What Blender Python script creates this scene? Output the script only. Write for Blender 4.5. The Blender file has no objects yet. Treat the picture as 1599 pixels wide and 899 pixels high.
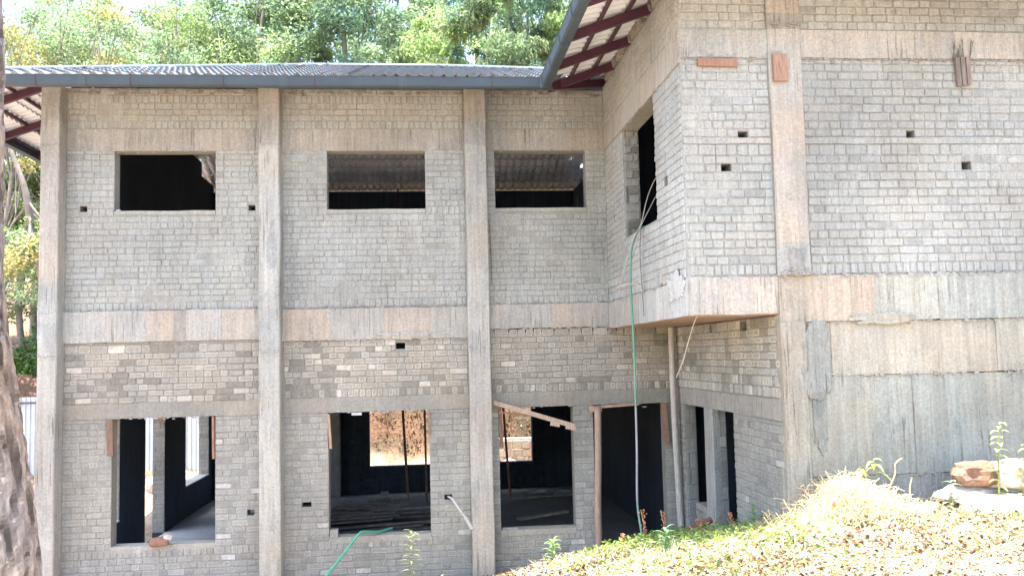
import bpy, math, random
import numpy as np
from mathutils import Vector, Matrix, noise as mnoise

random.seed(11)
rng = np.random.default_rng(11)
SC = bpy.context.scene
COL = SC.collection

# ------------------------------------------------------------------ camera
YAW, PITCH, ROLL = 0.09781, 0.07596, -0.02405
fw = Vector((math.sin(YAW)*math.cos(PITCH), math.cos(YAW)*math.cos(PITCH), math.sin(PITCH)))
r0 = Vector((math.cos(YAW), -math.sin(YAW), 0)); u0 = r0.cross(fw)
rt = r0*math.cos(ROLL)+u0*math.sin(ROLL); up = -r0*math.sin(ROLL)+u0*math.cos(ROLL)
cam_d = bpy.data.cameras.new('camera'); cam = bpy.data.objects.new('camera', cam_d); COL.objects.link(cam)
cam_d.sensor_fit = 'HORIZONTAL'; cam_d.sensor_width = 36; cam_d.lens = 1380/1599*36
cam_d.clip_start = 0.05; cam_d.clip_end = 600
M = Matrix((rt, up, -fw)).transposed().to_4x4(); M.translation = (0, -11.7, 2.8)
cam.matrix_world = M
SC.camera = cam

# ------------------------------------------------------------------ light
SUN = Vector((-0.12, -0.08, 1.0)).normalized()
W = bpy.data.worlds.new('World'); SC.world = W; W.use_nodes = True
nt = W.node_tree; bg = nt.nodes['Background']
sky = nt.nodes.new('ShaderNodeTexSky'); sky.sky_type = 'NISHITA'; sky.sun_disc = False
sky.sun_elevation = math.asin(SUN.z); sky.sun_rotation = math.atan2(SUN.x, SUN.y)
sky.air_density = 1.0; sky.dust_density = 4.0; sky.ozone_density = 0.6; sky.altitude = 600
nt.links.new(sky.outputs[0], bg.inputs[0]); bg.inputs[1].default_value = 0.15
sl = bpy.data.lights.new('sun', 'SUN'); sl.energy = 4.2; sl.angle = math.radians(0.53); sl.color = (1.0, 0.955, 0.88)
so = bpy.data.objects.new('sun', sl); COL.objects.link(so); so.location = (0, 0, 30)
so.rotation_euler = (-SUN).to_track_quat('-Z', 'Y').to_euler()
SC.view_settings.view_transform = 'Standard'; SC.view_settings.look = 'None'
SC.view_settings.exposure = 2.47; SC.view_settings.gamma = 1.0
SC.render.engine = 'CYCLES'
SC.cycles.max_bounces = 7; SC.cycles.diffuse_bounces = 4; SC.cycles.transparent_max_bounces = 4
SC.cycles.use_denoising = True

# ------------------------------------------------------------------ materials
class NT:
    def __init__(s, name):
        s.m = bpy.data.materials.new(name); s.m.use_nodes = True
        s.t = s.m.node_tree; s.b = s.t.nodes['Principled BSDF']; s.out = s.t.nodes['Material Output']
        s.b.inputs['Specular IOR Level'].default_value = 0.25
    def n(s, typ, **kw):
        x = s.t.nodes.new(typ)
        for k, v in kw.items(): setattr(x, k, v)
        return x
    def l(s, a, b): s.t.links.new(a, b)
    def pos(s, scale=(1, 1, 1)):
        g = s.n('ShaderNodeNewGeometry'); m = s.n('ShaderNodeMapping'); m.inputs['Scale'].default_value = scale
        s.l(g.outputs['Position'], m.inputs['Vector']); return m.outputs[0]
    def noise(s, vec, scale, detail=4, rough=0.55, dist=0.0):
        x = s.n('ShaderNodeTexNoise'); x.inputs['Scale'].default_value = scale; x.inputs['Detail'].default_value = detail
        x.inputs['Roughness'].default_value = rough; x.inputs['Distortion'].default_value = dist
        s.l(vec, x.inputs['Vector']); return x.outputs[0]
    def rng(s, v, a, b, c, d):
        x = s.n('ShaderNodeMapRange'); s.l(v, x.inputs[0])
        for i, q in enumerate((a, b, c, d)): x.inputs[i+1].default_value = q
        return x.outputs[0]
    def mul(s, a, b, fac=1.0, mode='MULTIPLY'):
        x = s.n('ShaderNodeMix', data_type='RGBA', blend_type=mode)
        if isinstance(fac, float): x.inputs[0].default_value = fac
        else: s.l(fac, x.inputs[0])
        for i, q in ((6, a), (7, b)):
            if isinstance(q, tuple): x.inputs[i].default_value = (*q, 1)
            else: s.l(q, x.inputs[i])
        return x.outputs[2]
    def attr(s, name='tint'):
        x = s.n('ShaderNodeAttribute'); x.attribute_name = name; return x.outputs['Color']
    def bump(s, h, strength, dist):
        x = s.n('ShaderNodeBump'); x.inputs['Strength'].default_value = strength; x.inputs['Distance'].default_value = dist
        s.l(h, x.inputs['Height']); s.l(x.outputs[0], s.b.inputs['Normal']); return x

def math_node(k, op, a, b):
    x = k.n('ShaderNodeMath', operation=op)
    for i, q in enumerate((a, b)):
        if isinstance(q, (int, float)): x.inputs[i].default_value = q
        else: k.l(q, x.inputs[i])
    return x.outputs[0]

def masonry(name, base, smear, smear_amt=0.6, streak=0.25, vstreak=(9, 9, 0.5), bump=0.5, lo=0.78, hi=1.15, dirt=0.0):
    k = NT(name); p = k.pos()
    c = k.mul(k.attr(), base)
    m = k.noise(p, 4.5, 7, 0.65, 0.6)
    f = k.rng(m, 0.5, 0.66, 0.0, smear_amt)
    c = k.mul(c, smear, f, 'MIX')
    big = k.rng(k.noise(p, 0.75, 5, 0.6), 0.3, 0.7, lo, hi)
    c = k.mul(c, big)
    fine = k.noise(p, 38, 6, 0.7)
    c = k.mul(c, k.rng(fine, 0.25, 0.75, 0.74, 1.22))
    grit = k.noise(p, 110, 3, 0.8)
    c = k.mul(c, k.rng(grit, 0.35, 0.65, 0.84, 1.14))
    st = k.noise(k.pos(vstreak), 2.2, 6, 0.62, 0.2)
    c = k.mul(c, k.rng(st, 0.36, 0.64, 1-streak, 1+streak*0.6))
    if vstreak[0] > 9:
        da = .45 if vstreak[0] == 12 else 1.0
        dr = k.noise(k.pos((42, 42, 1.7)), 1.0, 4, 0.55, 0.15); dr2 = k.noise(p, 1.9, 4)
        c = k.mul(c, (0.58, 0.56, 0.54), math_node(k, 'MULTIPLY', k.rng(dr, 0.585, 0.64, 0, da), k.rng(dr2, .42, .6, 0, 1)))
        c = k.mul(c, (1.22, 1.2, 1.16), math_node(k, 'MULTIPLY', k.rng(dr, 0.40, 0.32, 0, da), k.rng(dr2, .5, .62, 0, 1)))
    if vstreak[0] in (11, 10):
        pt = k.noise(k.pos((1.0, 1.0, .55)), 2.6, 8, 0.6, .8)
        c = k.mul(c, (1.03, 1.0, .965), k.rng(pt, .50, .53, 0, .9)); c = k.mul(c, (.87, .89, .89), k.rng(pt, .42, .40, 0, .9))
    warm = k.noise(p, 1.3, 3, 0.5)
    c = k.mul(c, (1.03, 0.99, 0.94), k.rng(warm, 0.45, 0.65, 0.0, 0.8))
    if dirt:
        vo = k.n('ShaderNodeTexVoronoi'); vo.inputs['Scale'].default_value = 7.0; k.l(k.pos((1, 1, 0.8)), vo.inputs['Vector'])
        spot = k.rng(vo.outputs['Distance'], 0.03, 0.09, dirt, 0.0)
        c = k.mul(c, (0.45, 0.42, 0.38), spot)
    k.l(c, k.b.inputs['Base Color']); k.b.inputs['Roughness'].default_value = 0.93
    h = math_node(k, 'ADD', math_node(k, 'MULTIPLY', fine, 0.35), math_node(k, 'MULTIPLY', st, 0.5))
    h = math_node(k, 'ADD', h, math_node(k, 'MULTIPLY', m, 0.6))
    k.bump(h, bump, 0.02)
    return k.m

def simple(name, base, rough=0.6, metal=0.0, var=0.15, scale=20, bump=0.15, dist=0.004, stretch=(1, 1, 1), spec=0.3):
    k = NT(name); p = k.pos(stretch)
    c = k.mul(k.attr(), base)
    n = k.noise(p, scale, 5, 0.6)
    c = k.mul(c, k.rng(n, 0.3, 0.7, 1-var, 1+var))
    k.l(c, k.b.inputs['Base Color']); k.b.inputs['Roughness'].default_value = rough
    k.b.inputs['Metallic'].default_value = metal; k.b.inputs['Specular IOR Level'].default_value = spec
    k.bump(n, bump, dist)
    return k.m

def leafy(name, base, trans=0.5, var=0.35):
    k = NT(name)
    c = k.mul(k.attr(), base)
    c = k.mul(c, k.rng(k.noise(k.pos(), 1.7, 3), 0.3, 0.7, 1-var, 1+var))
    k.l(c, k.b.inputs['Base Color']); k.b.inputs['Roughness'].default_value = 0.55
    tr = k.n('ShaderNodeBsdfTranslucent'); k.l(k.mul(c, (1.12, 1.22, 0.92)), tr.inputs['Color'])
    mx = k.n('ShaderNodeMixShader'); mx.inputs[0].default_value = trans
    k.l(k.b.outputs[0], mx.inputs[1]); k.l(tr.outputs[0], mx.inputs[2]); k.l(mx.outputs[0], k.out.inputs['Surface'])
    return k.m

MT = {}
MT['upper'] = masonry('brick_upper', (0.374, 0.385, 0.358), (0.374, 0.379, 0.350), 0.85, 0.10, (12, 12, .7), dirt=.45)
MT['lower'] = masonry('brick_lower', (0.325, 0.322, 0.29), (0.335, 0.328, 0.296), 0.55, 0.08, bump=0.4)
MT['conc'] = masonry('concrete', (0.388, 0.395, 0.378), (0.37, 0.374, 0.36), 0.4, 0.13, (11, 11, 0.55), bump=0.6, dirt=0.5)
MT['ret'] = masonry('retaining_concrete', (0.350, 0.352, 0.318), (0.32, 0.315, 0.28), 0.45, 0.15, (10, 10, 0.45), bump=0.8, dirt=0.6)
MT['dark'] = masonry('shaded_interior', (0.050, 0.065, 0.085), (0.065, 0.08, 0.10), 0.4, 0.2)  # grey walls darkened in the base colour to stand in for indoor shade
MT['floor'] = masonry('interior_floor', (0.24, 0.235, 0.22), (0.28, 0.27, 0.26), 0.5, 0.1)
MT['pale_floor'] = masonry('pale_floor', (0.55, 0.56, 0.56), (0.5, 0.5, 0.5), 0.5, 0.1)  # pale to stand in for daylight on the first room's floor
MT['crumb'] = masonry('mortar_crumb', (0.36, 0.345, 0.315), (0.3, 0.29, 0.27), 0.4, 0.2)
MT['soffit'] = masonry('soffit_concrete', (0.42, 0.31, 0.25), (0.36, 0.28, 0.23), 0.5, 0.2)
MT['gutter'] = simple('gutter_metal', (0.06, 0.083, 0.102), 0.55, 0.0, 0.12, 3, 0.1, spec=0.3)
MT['steel'] = simple('painted_steel', (0.075, 0.028, 0.045), 0.45, 0.0, 0.2, 6, 0.1)
MT['wood'] = simple('raw_wood', (0.36, 0.29, 0.235), 0.8, 0, 0.3, 12, 0.5, 0.004, (6, 6, 0.7))
MT['redwood'] = simple('formwork_wood', (0.25, 0.18, 0.14), 0.8, 0, 0.3, 12, 0.5, 0.004, (6, 6, 0.8))
MT['plank'] = simple('dusty_plank', (0.33, 0.285, 0.25), 0.85, 0, 0.35, 8, 0.4, 0.004)
MT['hose'] = simple('green_hose', (0.09, 0.26, 0.19), 0.4, 0, 0.15, 8, 0.05, spec=0.5)
MT['wire'] = simple('grey_wire', (0.30, 0.27, 0.23), 0.7)
MT['fence'] = simple('fence_sheet', (0.50, 0.56, 0.60), 0.45, 0, 0.1, 2, 0.05, spec=0.4)
MT['rail'] = simple('fence_rail', (0.10, 0.10, 0.10), 0.6)
MT['stone'] = masonry('pale_stone', (0.50, 0.44, 0.38), (0.4, 0.3, 0.25), 0.6, 0.1)
MT['redrock'] = masonry('reddish_stone', (0.22, 0.145, 0.11), (0.27, 0.23, 0.19), 0.5, 0.1)
MT['bark'] = simple('bark', (0.235, 0.19, 0.155), 0.95, 0, 0.45, 14, 1.0, 0.02, (1.6, 1.6, 0.5))
MT['twig'] = simple('branch_bark', (0.23, 0.20, 0.17), 0.9, 0, 0.3, 6, 0.4)
MT['dry'] = simple('dry_stems', (0.52, 0.42, 0.28), 0.8, 0, 0.25, 9)
MT['leaf'] = leafy('leaf', (0.18, 0.215, 0.145), 0.5, .2)  # base raised pale to stand in for glare over the trees
MT['litter'] = leafy('fallen_leaf', (0.27, 0.232, 0.18), 0.2, 0.3)
MT['white'] = simple('white_plastic', (0.48, 0.48, 0.46), 0.5)
MT['rust'] = simple('rusty_pipe', (0.17, 0.06, 0.05), 0.7)

def roof_mat():
    k = NT('roof_sheet_metal'); g = k.n('ShaderNodeNewGeometry')
    top = k.mul((0.13, 0.14, 0.155), k.rng(k.noise(k.pos(), 5, 4), 0.3, 0.7, 0.8, 1.25))
    und = k.mul((0.74, 0.78, 0.84), k.rng(k.noise(k.pos(), 2, 4), 0.3, 0.7, 0.88, 1.1))
    c = k.mul(top, und, g.outputs['Backfacing'], 'MIX')
    k.l(c, k.b.inputs['Base Color']); k.b.inputs['Roughness'].default_value = 0.33
    k.b.inputs['Specular IOR Level'].default_value = 0.6
    return k.m
MT['roof'] = roof_mat()

def ground_mat():
    k = NT('ground_soil'); p = k.pos()
    n1 = k.noise(p, 1.2, 6, 0.6); n2 = k.noise(p, 14, 8, 0.7); n3 = k.noise(p, 0.5, 3)
    c = k.mul((0.32, 0.21, 0.155), (0.42, 0.34, 0.27), k.rng(n1, 0.4, 0.6, 0, 1), 'MIX')
    c = k.mul(c, (0.20, 0.21, 0.08), k.rng(n3, 0.5, 0.65, 0, 0.6), 'MIX')
    sx = k.n('ShaderNodeSeparateXYZ'); k.l(p, sx.inputs[0])
    c = k.mul(c, k.mul((0.21, 0.125, 0.08), (0.11, 0.085, 0.055), k.rng(n1, .42, .58, 0, 1), 'MIX'), k.rng(sx.outputs[1], 10.2, 10.9, 0, 1), 'MIX')
    c = k.mul(c, k.rng(n2, 0.3, 0.7, 0.55, 1.4))
    k.l(c, k.b.inputs['Base Color']); k.b.inputs['Roughness'].default_value = 0.95
    k.bump(n2, 0.8, 0.05); return k.m
MT['ground'] = ground_mat()

# ------------------------------------------------------------------ mesh helper
class MB:
    def __init__(s): s.v = []; s.f = []; s.c = []
    def quad(s, pts, t=(1, 1, 1)):
        i = len(s.v); s.v += [tuple(p) for p in pts]; s.f.append(tuple(range(i, i+len(pts)))); s.c.append(t)
    def hexa(s, p, t=(1, 1, 1)):      # p: 8 corners, 0-3 bottom loop, 4-7 top loop
        i = len(s.v); s.v += [tuple(q) for q in p]
        for f in ((0, 3, 2, 1), (4, 5, 6, 7), (0, 1, 5, 4), (1, 2, 6, 5), (2, 3, 7, 6), (3, 0, 4, 7)):
            s.f.append(tuple(i+a for a in f)); s.c.append(t)
    def box(s, x0, x1, y0, y1, z0, z1, t=(1, 1, 1), j=0.0):
        P = [(x0, y0, z0), (x1, y0, z0), (x1, y1, z0), (x0, y1, z0), (x0, y0, z1), (x1, y0, z1), (x1, y1, z1), (x0, y1, z1)]
        if j: P = [tuple(a+random.uniform(-j, j) for a in q) for q in P]
        s.hexa(P, t)
    def beam(s, a, b, w, h, t=(1, 1, 1), upv=(0, 0, 1), j=0.0):
        a = Vector(a); b = Vector(b); d = (b-a).normalized(); u = Vector(upv)
        sd = d.cross(u).normalized(); u = sd.cross(d)
        P = []
        for q in (a, b):
            for sx, su in ((-1, -1), (1, -1), (1, 1), (-1, 1)):
                P.append(q+sd*(sx*w/2+random.uniform(-j, j))+u*(su*h/2+random.uniform(-j, j)))
        s.hexa(P, t)
    def tube(s, pts, rad, n=8, t=(1, 1, 1), cap=True):
        pts = [Vector(p) for p in pts]
        if not isinstance(rad, (list, tuple)): rad = [rad]*len(pts)
        i0 = len(s.v); ref = Vector((0, 0, 1))
        if abs((pts[-1]-pts[0]).normalized().z) > 0.8: ref = Vector((1, 0, 0))
        for i, p in enumerate(pts):
            d = (pts[min(i+1, len(pts)-1)]-pts[max(i-1, 0)]).normalized()
            a = d.cross(ref).normalized(); b = d.cross(a)
            for k in range(n):
                th = 2*math.pi*k/n; s.v.append(tuple(p+(a*math.cos(th)+b*math.sin(th))*rad[i]))
        for i in range(len(pts)-1):
            for k in range(n):
                k2 = (k+1) % n
                s.f.append((i0+i*n+k, i0+i*n+k2, i0+(i+1)*n+k2, i0+(i+1)*n+k)); s.c.append(t)
        if cap:
            s.f.append(tuple(i0+k for k in range(n))); s.c.append(t)
            m = i0+(len(pts)-1)*n; s.f.append(tuple(m+k for k in reversed(range(n)))); s.c.append(t)
    def build(s, name, mat, parent=None, smooth=False):
        me = bpy.data.meshes.new(name); me.from_pydata(s.v, [], s.f); me.materials.append(mat)
        a = me.attributes.new('tint', 'FLOAT_COLOR', 'FACE')
        c = np.ones((len(s.f), 4), np.float32); c[:, :3] = np.array(s.c, np.float32).reshape(-1, 3)
        a.data.foreach_set('color', c.ravel())
        if smooth: me.polygons.foreach_set('use_smooth', [True]*len(me.polygons))
        me.update()
        o = bpy.data.objects.new(name, me); COL.objects.link(o)
        if parent: o.parent = parent; o.matrix_parent_inverse = parent.matrix_world.inverted()
        return o

def tag(o, label=None, cat=None, group=None, kind=None):
    if label: o['label'] = label
    if cat: o['category'] = cat
    if group: o['group'] = group
    if kind: o['kind'] = kind
    return o
def empty(name, loc, label, cat, group=None):
    o = bpy.data.objects.new(name, None); COL.objects.link(o); o.location = loc; o.empty_display_size = .2
    o.matrix_world = Matrix.Translation(loc)
    return tag(o, label, cat, group)
def g(v, a=0.04):
    k = random.uniform(-a, a)
    return tuple(x*(1+k) for x in v)
def catmull(P, n=8):
    P = [Vector(p) for p in P]; Q = [P[0]]+P+[P[-1]]; out = []
    for i in range(1, len(Q)-2):
        for k in range(n):
            t = k/n; a, b, c, d = Q[i-1:i+3]
            out.append(0.5*((2*b)+(c-a)*t+(2*a-5*b+4*c-d)*t*t+(3*b-a-3*c+d)*t**3))
    out.append(P[-1]); return out

# ------------------------------------------------------------------ walls
def F_y(y0):  return lambda u, w, z: (u, y0-w, z)        # faces the camera
def F_xn(x0): return lambda u, w, z: (x0-w, u, z)        # faces left, u = y
def F_xp(x0): return lambda u, w, z: (x0+w, u, z)        # faces right
def wall_mesh(F, u0, u1, z0, z1, th, holes=(), t=(1, 1, 1)):
    mb = MB()
    us = sorted({u0, u1, *[min(max(a, u0), u1) for h in holes for a in h[:2]]})
    zs = sorted({z0, z1, *[min(max(a, z0), z1) for h in holes for a in h[2:]]})
    nu, nz = len(us)-1, len(zs)-1
    def solid(i, j):
        if i < 0 or j < 0 or i >= nu or j >= nz: return False
        cu, cz = (us[i]+us[i+1])/2, (zs[j]+zs[j+1])/2
        return not any(h[0] < cu < h[1] and h[2] < cz < h[3] for h in holes)
    for i in range(nu):
        for j in range(nz):
            if not solid(i, j): continue
            a, b, c, d = us[i], us[i+1], zs[j], zs[j+1]
            mb.quad([F(a, 0, c), F(b, 0, c), F(b, 0, d), F(a, 0, d)], t)
            mb.quad([F(a, -th, c), F(a, -th, d), F(b, -th, d), F(b, -th, c)], t)
            if not solid(i-1, j): mb.quad([F(a, 0, c), F(a, 0, d), F(a, -th, d), F(a, -th, c)], t)
            if not solid(i+1, j): mb.quad([F(b, 0, c), F(b, -th, c), F(b, -th, d), F(b, 0, d)], t)
            if not solid(i, j-1): mb.quad([F(a, 0, c), F(a, -th, c), F(b, -th, c), F(b, 0, c)], t)
            if not solid(i, j+1): mb.quad([F(a, 0, d), F(b, 0, d), F(b, -th, d), F(a, -th, d)], t)
    return mb

def brick_geo(mb, F, a, b, c, d, p, tin, tedge, ring=0.0, j=0.003):
    e = 0.006; w = b-a; h = d-c; mu = (a+b)/2; mz = (c+d)/2
    J = lambda: random.uniform(-j, j)
    o = []
    for sx, sz in ((-1, -1), (1, -1), (1, 1), (-1, 1)):
        k = min(w, h)*random.uniform(0.03, 0.17); u = mu+sx*w/2+J(); z = mz+sz*h/2+J()
        p1 = (u, z-sz*k); p2 = (u-sx*k, z)
        o += [p1, p2] if sx*sz > 0 else [p2, p1]
    # order corner points counter-clockwise
    o = sorted(o, key=lambda q: math.atan2((q[1]-mz)/h, (q[0]-mu)/w))
    tlt = random.uniform(-.003, .003); tl2 = random.uniform(-.002, .002)
    def inset(m): return [(mu+(u-mu)*(1-2*m/w), mz+(z-mz)*(1-2*m/h)) for u, z in o]
    i = len(mb.v); n = 8
    mb.v += [F(u, -0.004, z) for u, z in o]
    mb.v += [F(u, p*0.4, z) for u, z in o]
    hgt = lambda u, z: p+tlt*(u-mu)/w*2+tl2*(z-mz)/h*2
    q = inset(e); mb.v += [F(u, hgt(u, z), z) for u, z in q]
    rings = 2
    if ring:
        q = inset(e+ring); mb.v += [F(u, hgt(u, z)-.0015, z) for u, z in q]; rings = 3
    for r in range(rings):
        for k in range(n):
            k2 = (k+1) % n
            mb.f.append((i+r*n+k, i+r*n+k2, i+(r+1)*n+k2, i+(r+1)*n+k)); mb.c.append(tedge)
    m = i+rings*n
    mb.f.append(tuple(m+k for k in range(n))); mb.c.append(tin)

def lay(F, u0, u1, z0, z1, holes=(), ch=0.0785, rows=None, style='plain', seed=0):
    """courses of irregular bricks; returns a list of brick argument tuples"""
    R = random.Random(seed); out = []
    z = z0; row = 0
    while z < z1-0.03:
        hh = ch*R.uniform(0.96, 1.05); zt = min(z+hh, z1)
        rowlock = False
        if rows and row in rows: rowlock = True; zt = min(z+0.105, z1)
        if z1-zt < 0.035: zt = z1
        segs = [(u0, u1)]
        for h in holes:
            if h[3] > z+0.012 and h[2] < zt-0.012:
                ns = []
                for a, b in segs:
                    if h[1] <= a or h[0] >= b: ns.append((a, b)); continue
                    if h[0] > a: ns.append((a, h[0]))
                    if h[1] < b: ns.append((h[1], b))
                segs = ns
        zc = (z+zt)/2
        for a, b in segs:
            u = a - (R.uniform(0, 0.1) if a == u0 and len(segs) == 1 else 0)
            headers = R.random() < 0.22
            while u < b-0.02:
                if rowlock: L = R.uniform(0.068, 0.082)
                elif headers: L = R.choice((0.105, 0.11, 0.1, 0.2))
                else: L = R.choice((0.205, 0.2, 0.21, 0.105, 0.11, 0.105, 0.12, 0.15, 0.17))
                e = u+L*R.uniform(0.97, 1.03)
                if b-e < 0.045: e = b
                aa = max(u, a)
                if e-aa > 0.03:
                    x, y, zz = F((aa+e)/2, 0, zc)
                    s = mnoise.noise(Vector((x*1.1+y*1.3+seed, zz*2.3, 3.1)))
                    out.append((F, aa, e, z, zt, s, rowlock))
                u = e
        z = zt; row += 1
    return out

def style_brick(mb, b, style, R=random):
    F, a, e, z, zt, s, rl = b
    gj = R.uniform(0.0045, 0.0075); gv = R.choice((0.001, 0.0025, 0.004, 0.006))
    if style in ('band', 'rough') or rl: gv = R.uniform(0.004, 0.007)
    p = R.uniform(0.006, 0.013)
    tone = R.gauss(1, 0.024); hue = R.gauss(0, 0.006)
    j = 0.0035; ring = 0
    tin = (tone+hue, tone, tone-hue); ted = tuple(x*0.97 for x in tin)
    if style == 'slurry_skylight':
        k_ = 1+.22*max(0, min(1, (-1.9-(a+e)/2)/1.2))*max(0, min(1, (5.3-z)/.8)); tin = (tin[0]*k_*.985, tin[1]*k_, tin[2]*k_*1.02); ted = tuple(x*1.05 for x in tin); style = 'upper'  # whitened toward the lower front corner: cement wash plus painted skylight
    if style == 'upper':
        if s > 0.3: p *= 0.5; gj *= .6
        if s > 0.48 and R.random() < 0.5: return False
        if R.random() < 0.05: tin = tuple(x*0.86 for x in tin)
        if R.random() < 0.45: ring = .006; ted = tuple(x*1.10 for x in tin)
    elif style == 'band':
        q = R.random()
        tin = (tone*1.10, tone*1.04, tone*.98)
        if s > .15 and q < .5 or q < .08: tin = tuple(x*0.70 for x in tin); ted = tuple(x*1.1 for x in tin)
        elif q < 0.72: ring = R.uniform(.007, .012); k_ = R.uniform(1.1, 1.36); ted = tuple(x*k_ for x in tin); tin = tuple(x*0.95 for x in tin)
        elif q < 0.78: k_ = R.uniform(1.25, 1.6); tin = tuple(x*k_ for x in tin); ted = tin
    elif style == 'ground':
        p *= 0.75
        if s > 0.3: p *= 0.5
        q = R.random()
        if q < 0.14: tin = tuple(x*0.84 for x in tin)
        elif q < 0.5: ring = 0.008; ted = tuple(x*1.16 for x in tin)
        elif q > .985: tin = tuple(x*1.5 for x in tin)
    elif style == 'right':
        tin = tuple(x*.92 for x in tin); ted = tuple(x*.92 for x in ted)
        if s > 0.28: p *= 0.45
        if s > 0.46 and R.random() < 0.5: return False
        q = R.random()
        if q < 0.4: ted = tuple(x*1.08 for x in tin); ring = 0.006
        elif q < 0.47: tin = tuple(x*0.84 for x in tin)
    elif style == 'rough':
        p *= 1.8; j = 0.007
        q = R.random()
        if q < 0.4: tin = tuple(x*0.6 for x in tin); ted = tin
    if (e-a) < 0.06 or (zt-z) < 0.05: ring = 0
    brick_geo(mb, F, a+gv, e-gv, z+gj, zt-gj, p, tin, ted, ring, j)
    return True

# ================================================================== BUILDING
B = empty('unfinished_building', (0, 0, 0),
          'unfinished two-storey grey brick and concrete building with empty window openings and a metal roof', 'building')
TH = 0.2
WIN_U = [(-3.97, -2.70, 4.76, 5.55), (-1.27, 0.02, 4.76, 5.55), (0.95, 2.19, 4.76, 5.55)]
WIN_G = [(-3.97, -2.70, 0.52, 2.12), (-1.28, 0.02, 0.52, 2.12), (0.93, 1.92, 0.52, 2.12), (2.19, 3.16, -0.1, 2.12)]
hole = lambda x, z, w=0.09, h=0.075: (x-w/2, x+w/2, z-h/2, z+h/2)
HF_U = [hole(-4.35, 4.80), hole(-2.24, 4.80)]
HF_G = [hole(-0.34, 2.96, 0.12, 0.08), hole(-1.56, 0.96, 0.12, 0.06), hole(0.25, 0.985, 0.10, 0.07), hole(-2.26, 0.89)]
# depth of the shallow pockets is the full wall, so they read black
brick_pool = []      # (wall object, brick tuple, style) of the nearest wall: built one by one
def bricked(wall_obj, bricks, style, mat, single=False):
    if single:
        brick_pool.extend((wall_obj, b, style, mat) for b in bricks); return
    mb = MB()
    for b in bricks: style_brick(mb, b, style)
    if mb.v: tag(mb.build('brickwork', mat, wall_obj), kind='stuff')

# --- ground floor front wall
Ff = F_y(0.0)
wg = wall_mesh(Ff, -4.70, 3.34, -0.4, 3.10, TH, WIN_G+HF_G, (0.90, 0.89, 0.87)).build('front_wall', MT['lower'], B)
bands = [(-4.56, -2.12), (-1.84, 0.54), (0.84, 3.34)]
bl = []
for i, (a, b) in enumerate(bands):
    bl += lay(Ff, a, b, -0.25, 2.115, WIN_G+HF_G, rows={8}, seed=10+i)
bricked(wg, bl, 'ground', MT['lower'])
bl = []
for i, (a, b) in enumerate(bands):
    bl += lay(Ff, a, b, 2.31, 3.05 if i < 2 else 3.15, HF_G, rows={0} if i else {9}, seed=20+i)
bricked(wg, bl, 'band', MT['lower'])
# --- upper front wall
wu = wall_mesh(Ff, -4.70, 2.46, 3.46, 6.38, TH, WIN_U+HF_U, (0.90, 0.89, 0.87)).build('front_wall', MT['upper'], B)
bl = []
for i, (a, b) in enumerate([(-4.56, -2.12), (-1.84, 0.54), (0.84, 2.46)]):
    bl += lay(Ff, a, b, 3.48, 5.565, WIN_U+HF_U, rows={0, 15}, seed=30+i)
    bl += lay(Ff, a, b, 5.845, 6.37, (), rows={0, 4}, seed=40+i)
bricked(wu, bl, 'upper', MT['upper'])

# --- beams, built from formwork lengths that differ a little
def segbeam(name, F, u0, u1, z0, z1, proud, back, mat, cuts, tints, parent=B):
    mb = MB(); es = [u0]+[c for c in cuts if u0 < c < u1]+[u1]
    for i in range(len(es)-1):
        pr = proud+random.uniform(-0.004, 0.004); t = tints[i % len(tints)]
        a, b = es[i], es[i+1]; n = max(1, int((b-a)/0.25))
        xs = [a+(b-a)*k/n for k in range(n+1)]
        zt = [z1+random.uniform(-0.006, 0.006) for _ in xs]; zb = [z0+random.uniform(-0.006, 0.006) for _ in xs]
        for k in range(n):
            mb.hexa([F(xs[k], pr, zb[k]), F(xs[k+1], pr, zb[k+1]), F(xs[k+1], -back, zb[k+1]), F(xs[k], -back, zb[k]),
                     F(xs[k], pr, zt[k]), F(xs[k+1], pr, zt[k+1]), F(xs[k+1], -back, zt[k+1]), F(xs[k], -back, zt[k])], t)
    return mb.build(name, mat, parent)
CW = (1.02, 1.0, 0.96); CP = (1.08, 0.95, 0.86); CG = (0.92, 0.94, 0.94); CD = (0.80, 0.78, 0.75); CY = (1.14, 0.99, 0.86)
bays = [(-4.58, -2.11), (-1.85, 0.55), (0.83, 2.46)]
for i, (a, b) in enumerate(bays):
    segbeam('lintel_beam', Ff, a, b, 5.555, 5.838, 0.012, 0.1, MT['conc'], (-4.35, -2.62, -0.05, 0.2, 1.2), [(0.93, 0.88, 0.82), (0.98, 0.92, 0.86), (0.85, 0.81, 0.77)])
segbeam('floor_beam', Ff, -4.62, -2.11, 3.085, 3.48, 0.035, 0.1, MT['conc'], (-3.55, -3.22, -3.06, -2.62), [CW, CY, CD, (1.03, 1, .95), (1.06, .97, .88)])
segbeam('floor_beam', Ff, -1.85, 0.55, 3.05, 3.46, 0.03, 0.1, MT['conc'], (-1.25, -0.55, 0.05), [CY, CW, CP, (1, .96, .9)])
segbeam('floor_beam', Ff, 0.83, 2.50, 3.155, 3.475, 0.02, 0.1, MT['conc'], (1.1, 1.62, 1.95), [CW, (1.03, .98, .93), CP, (.98, .93, .88)])
for (a, b) in [(-4.58, -2.11), (-1.85, 0.55), (0.83, 3.34)]:
    segbeam('lintel_beam', Ff, a, b, 2.12, 2.312, 0.008, 0.1, MT['lower'], (-3.9, -2.6, -1.3, 0.1, 1.9), [(0.98, 0.93, 0.88), (0.9, 0.88, 0.85), (1.0, 0.92, 0.85)])
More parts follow.
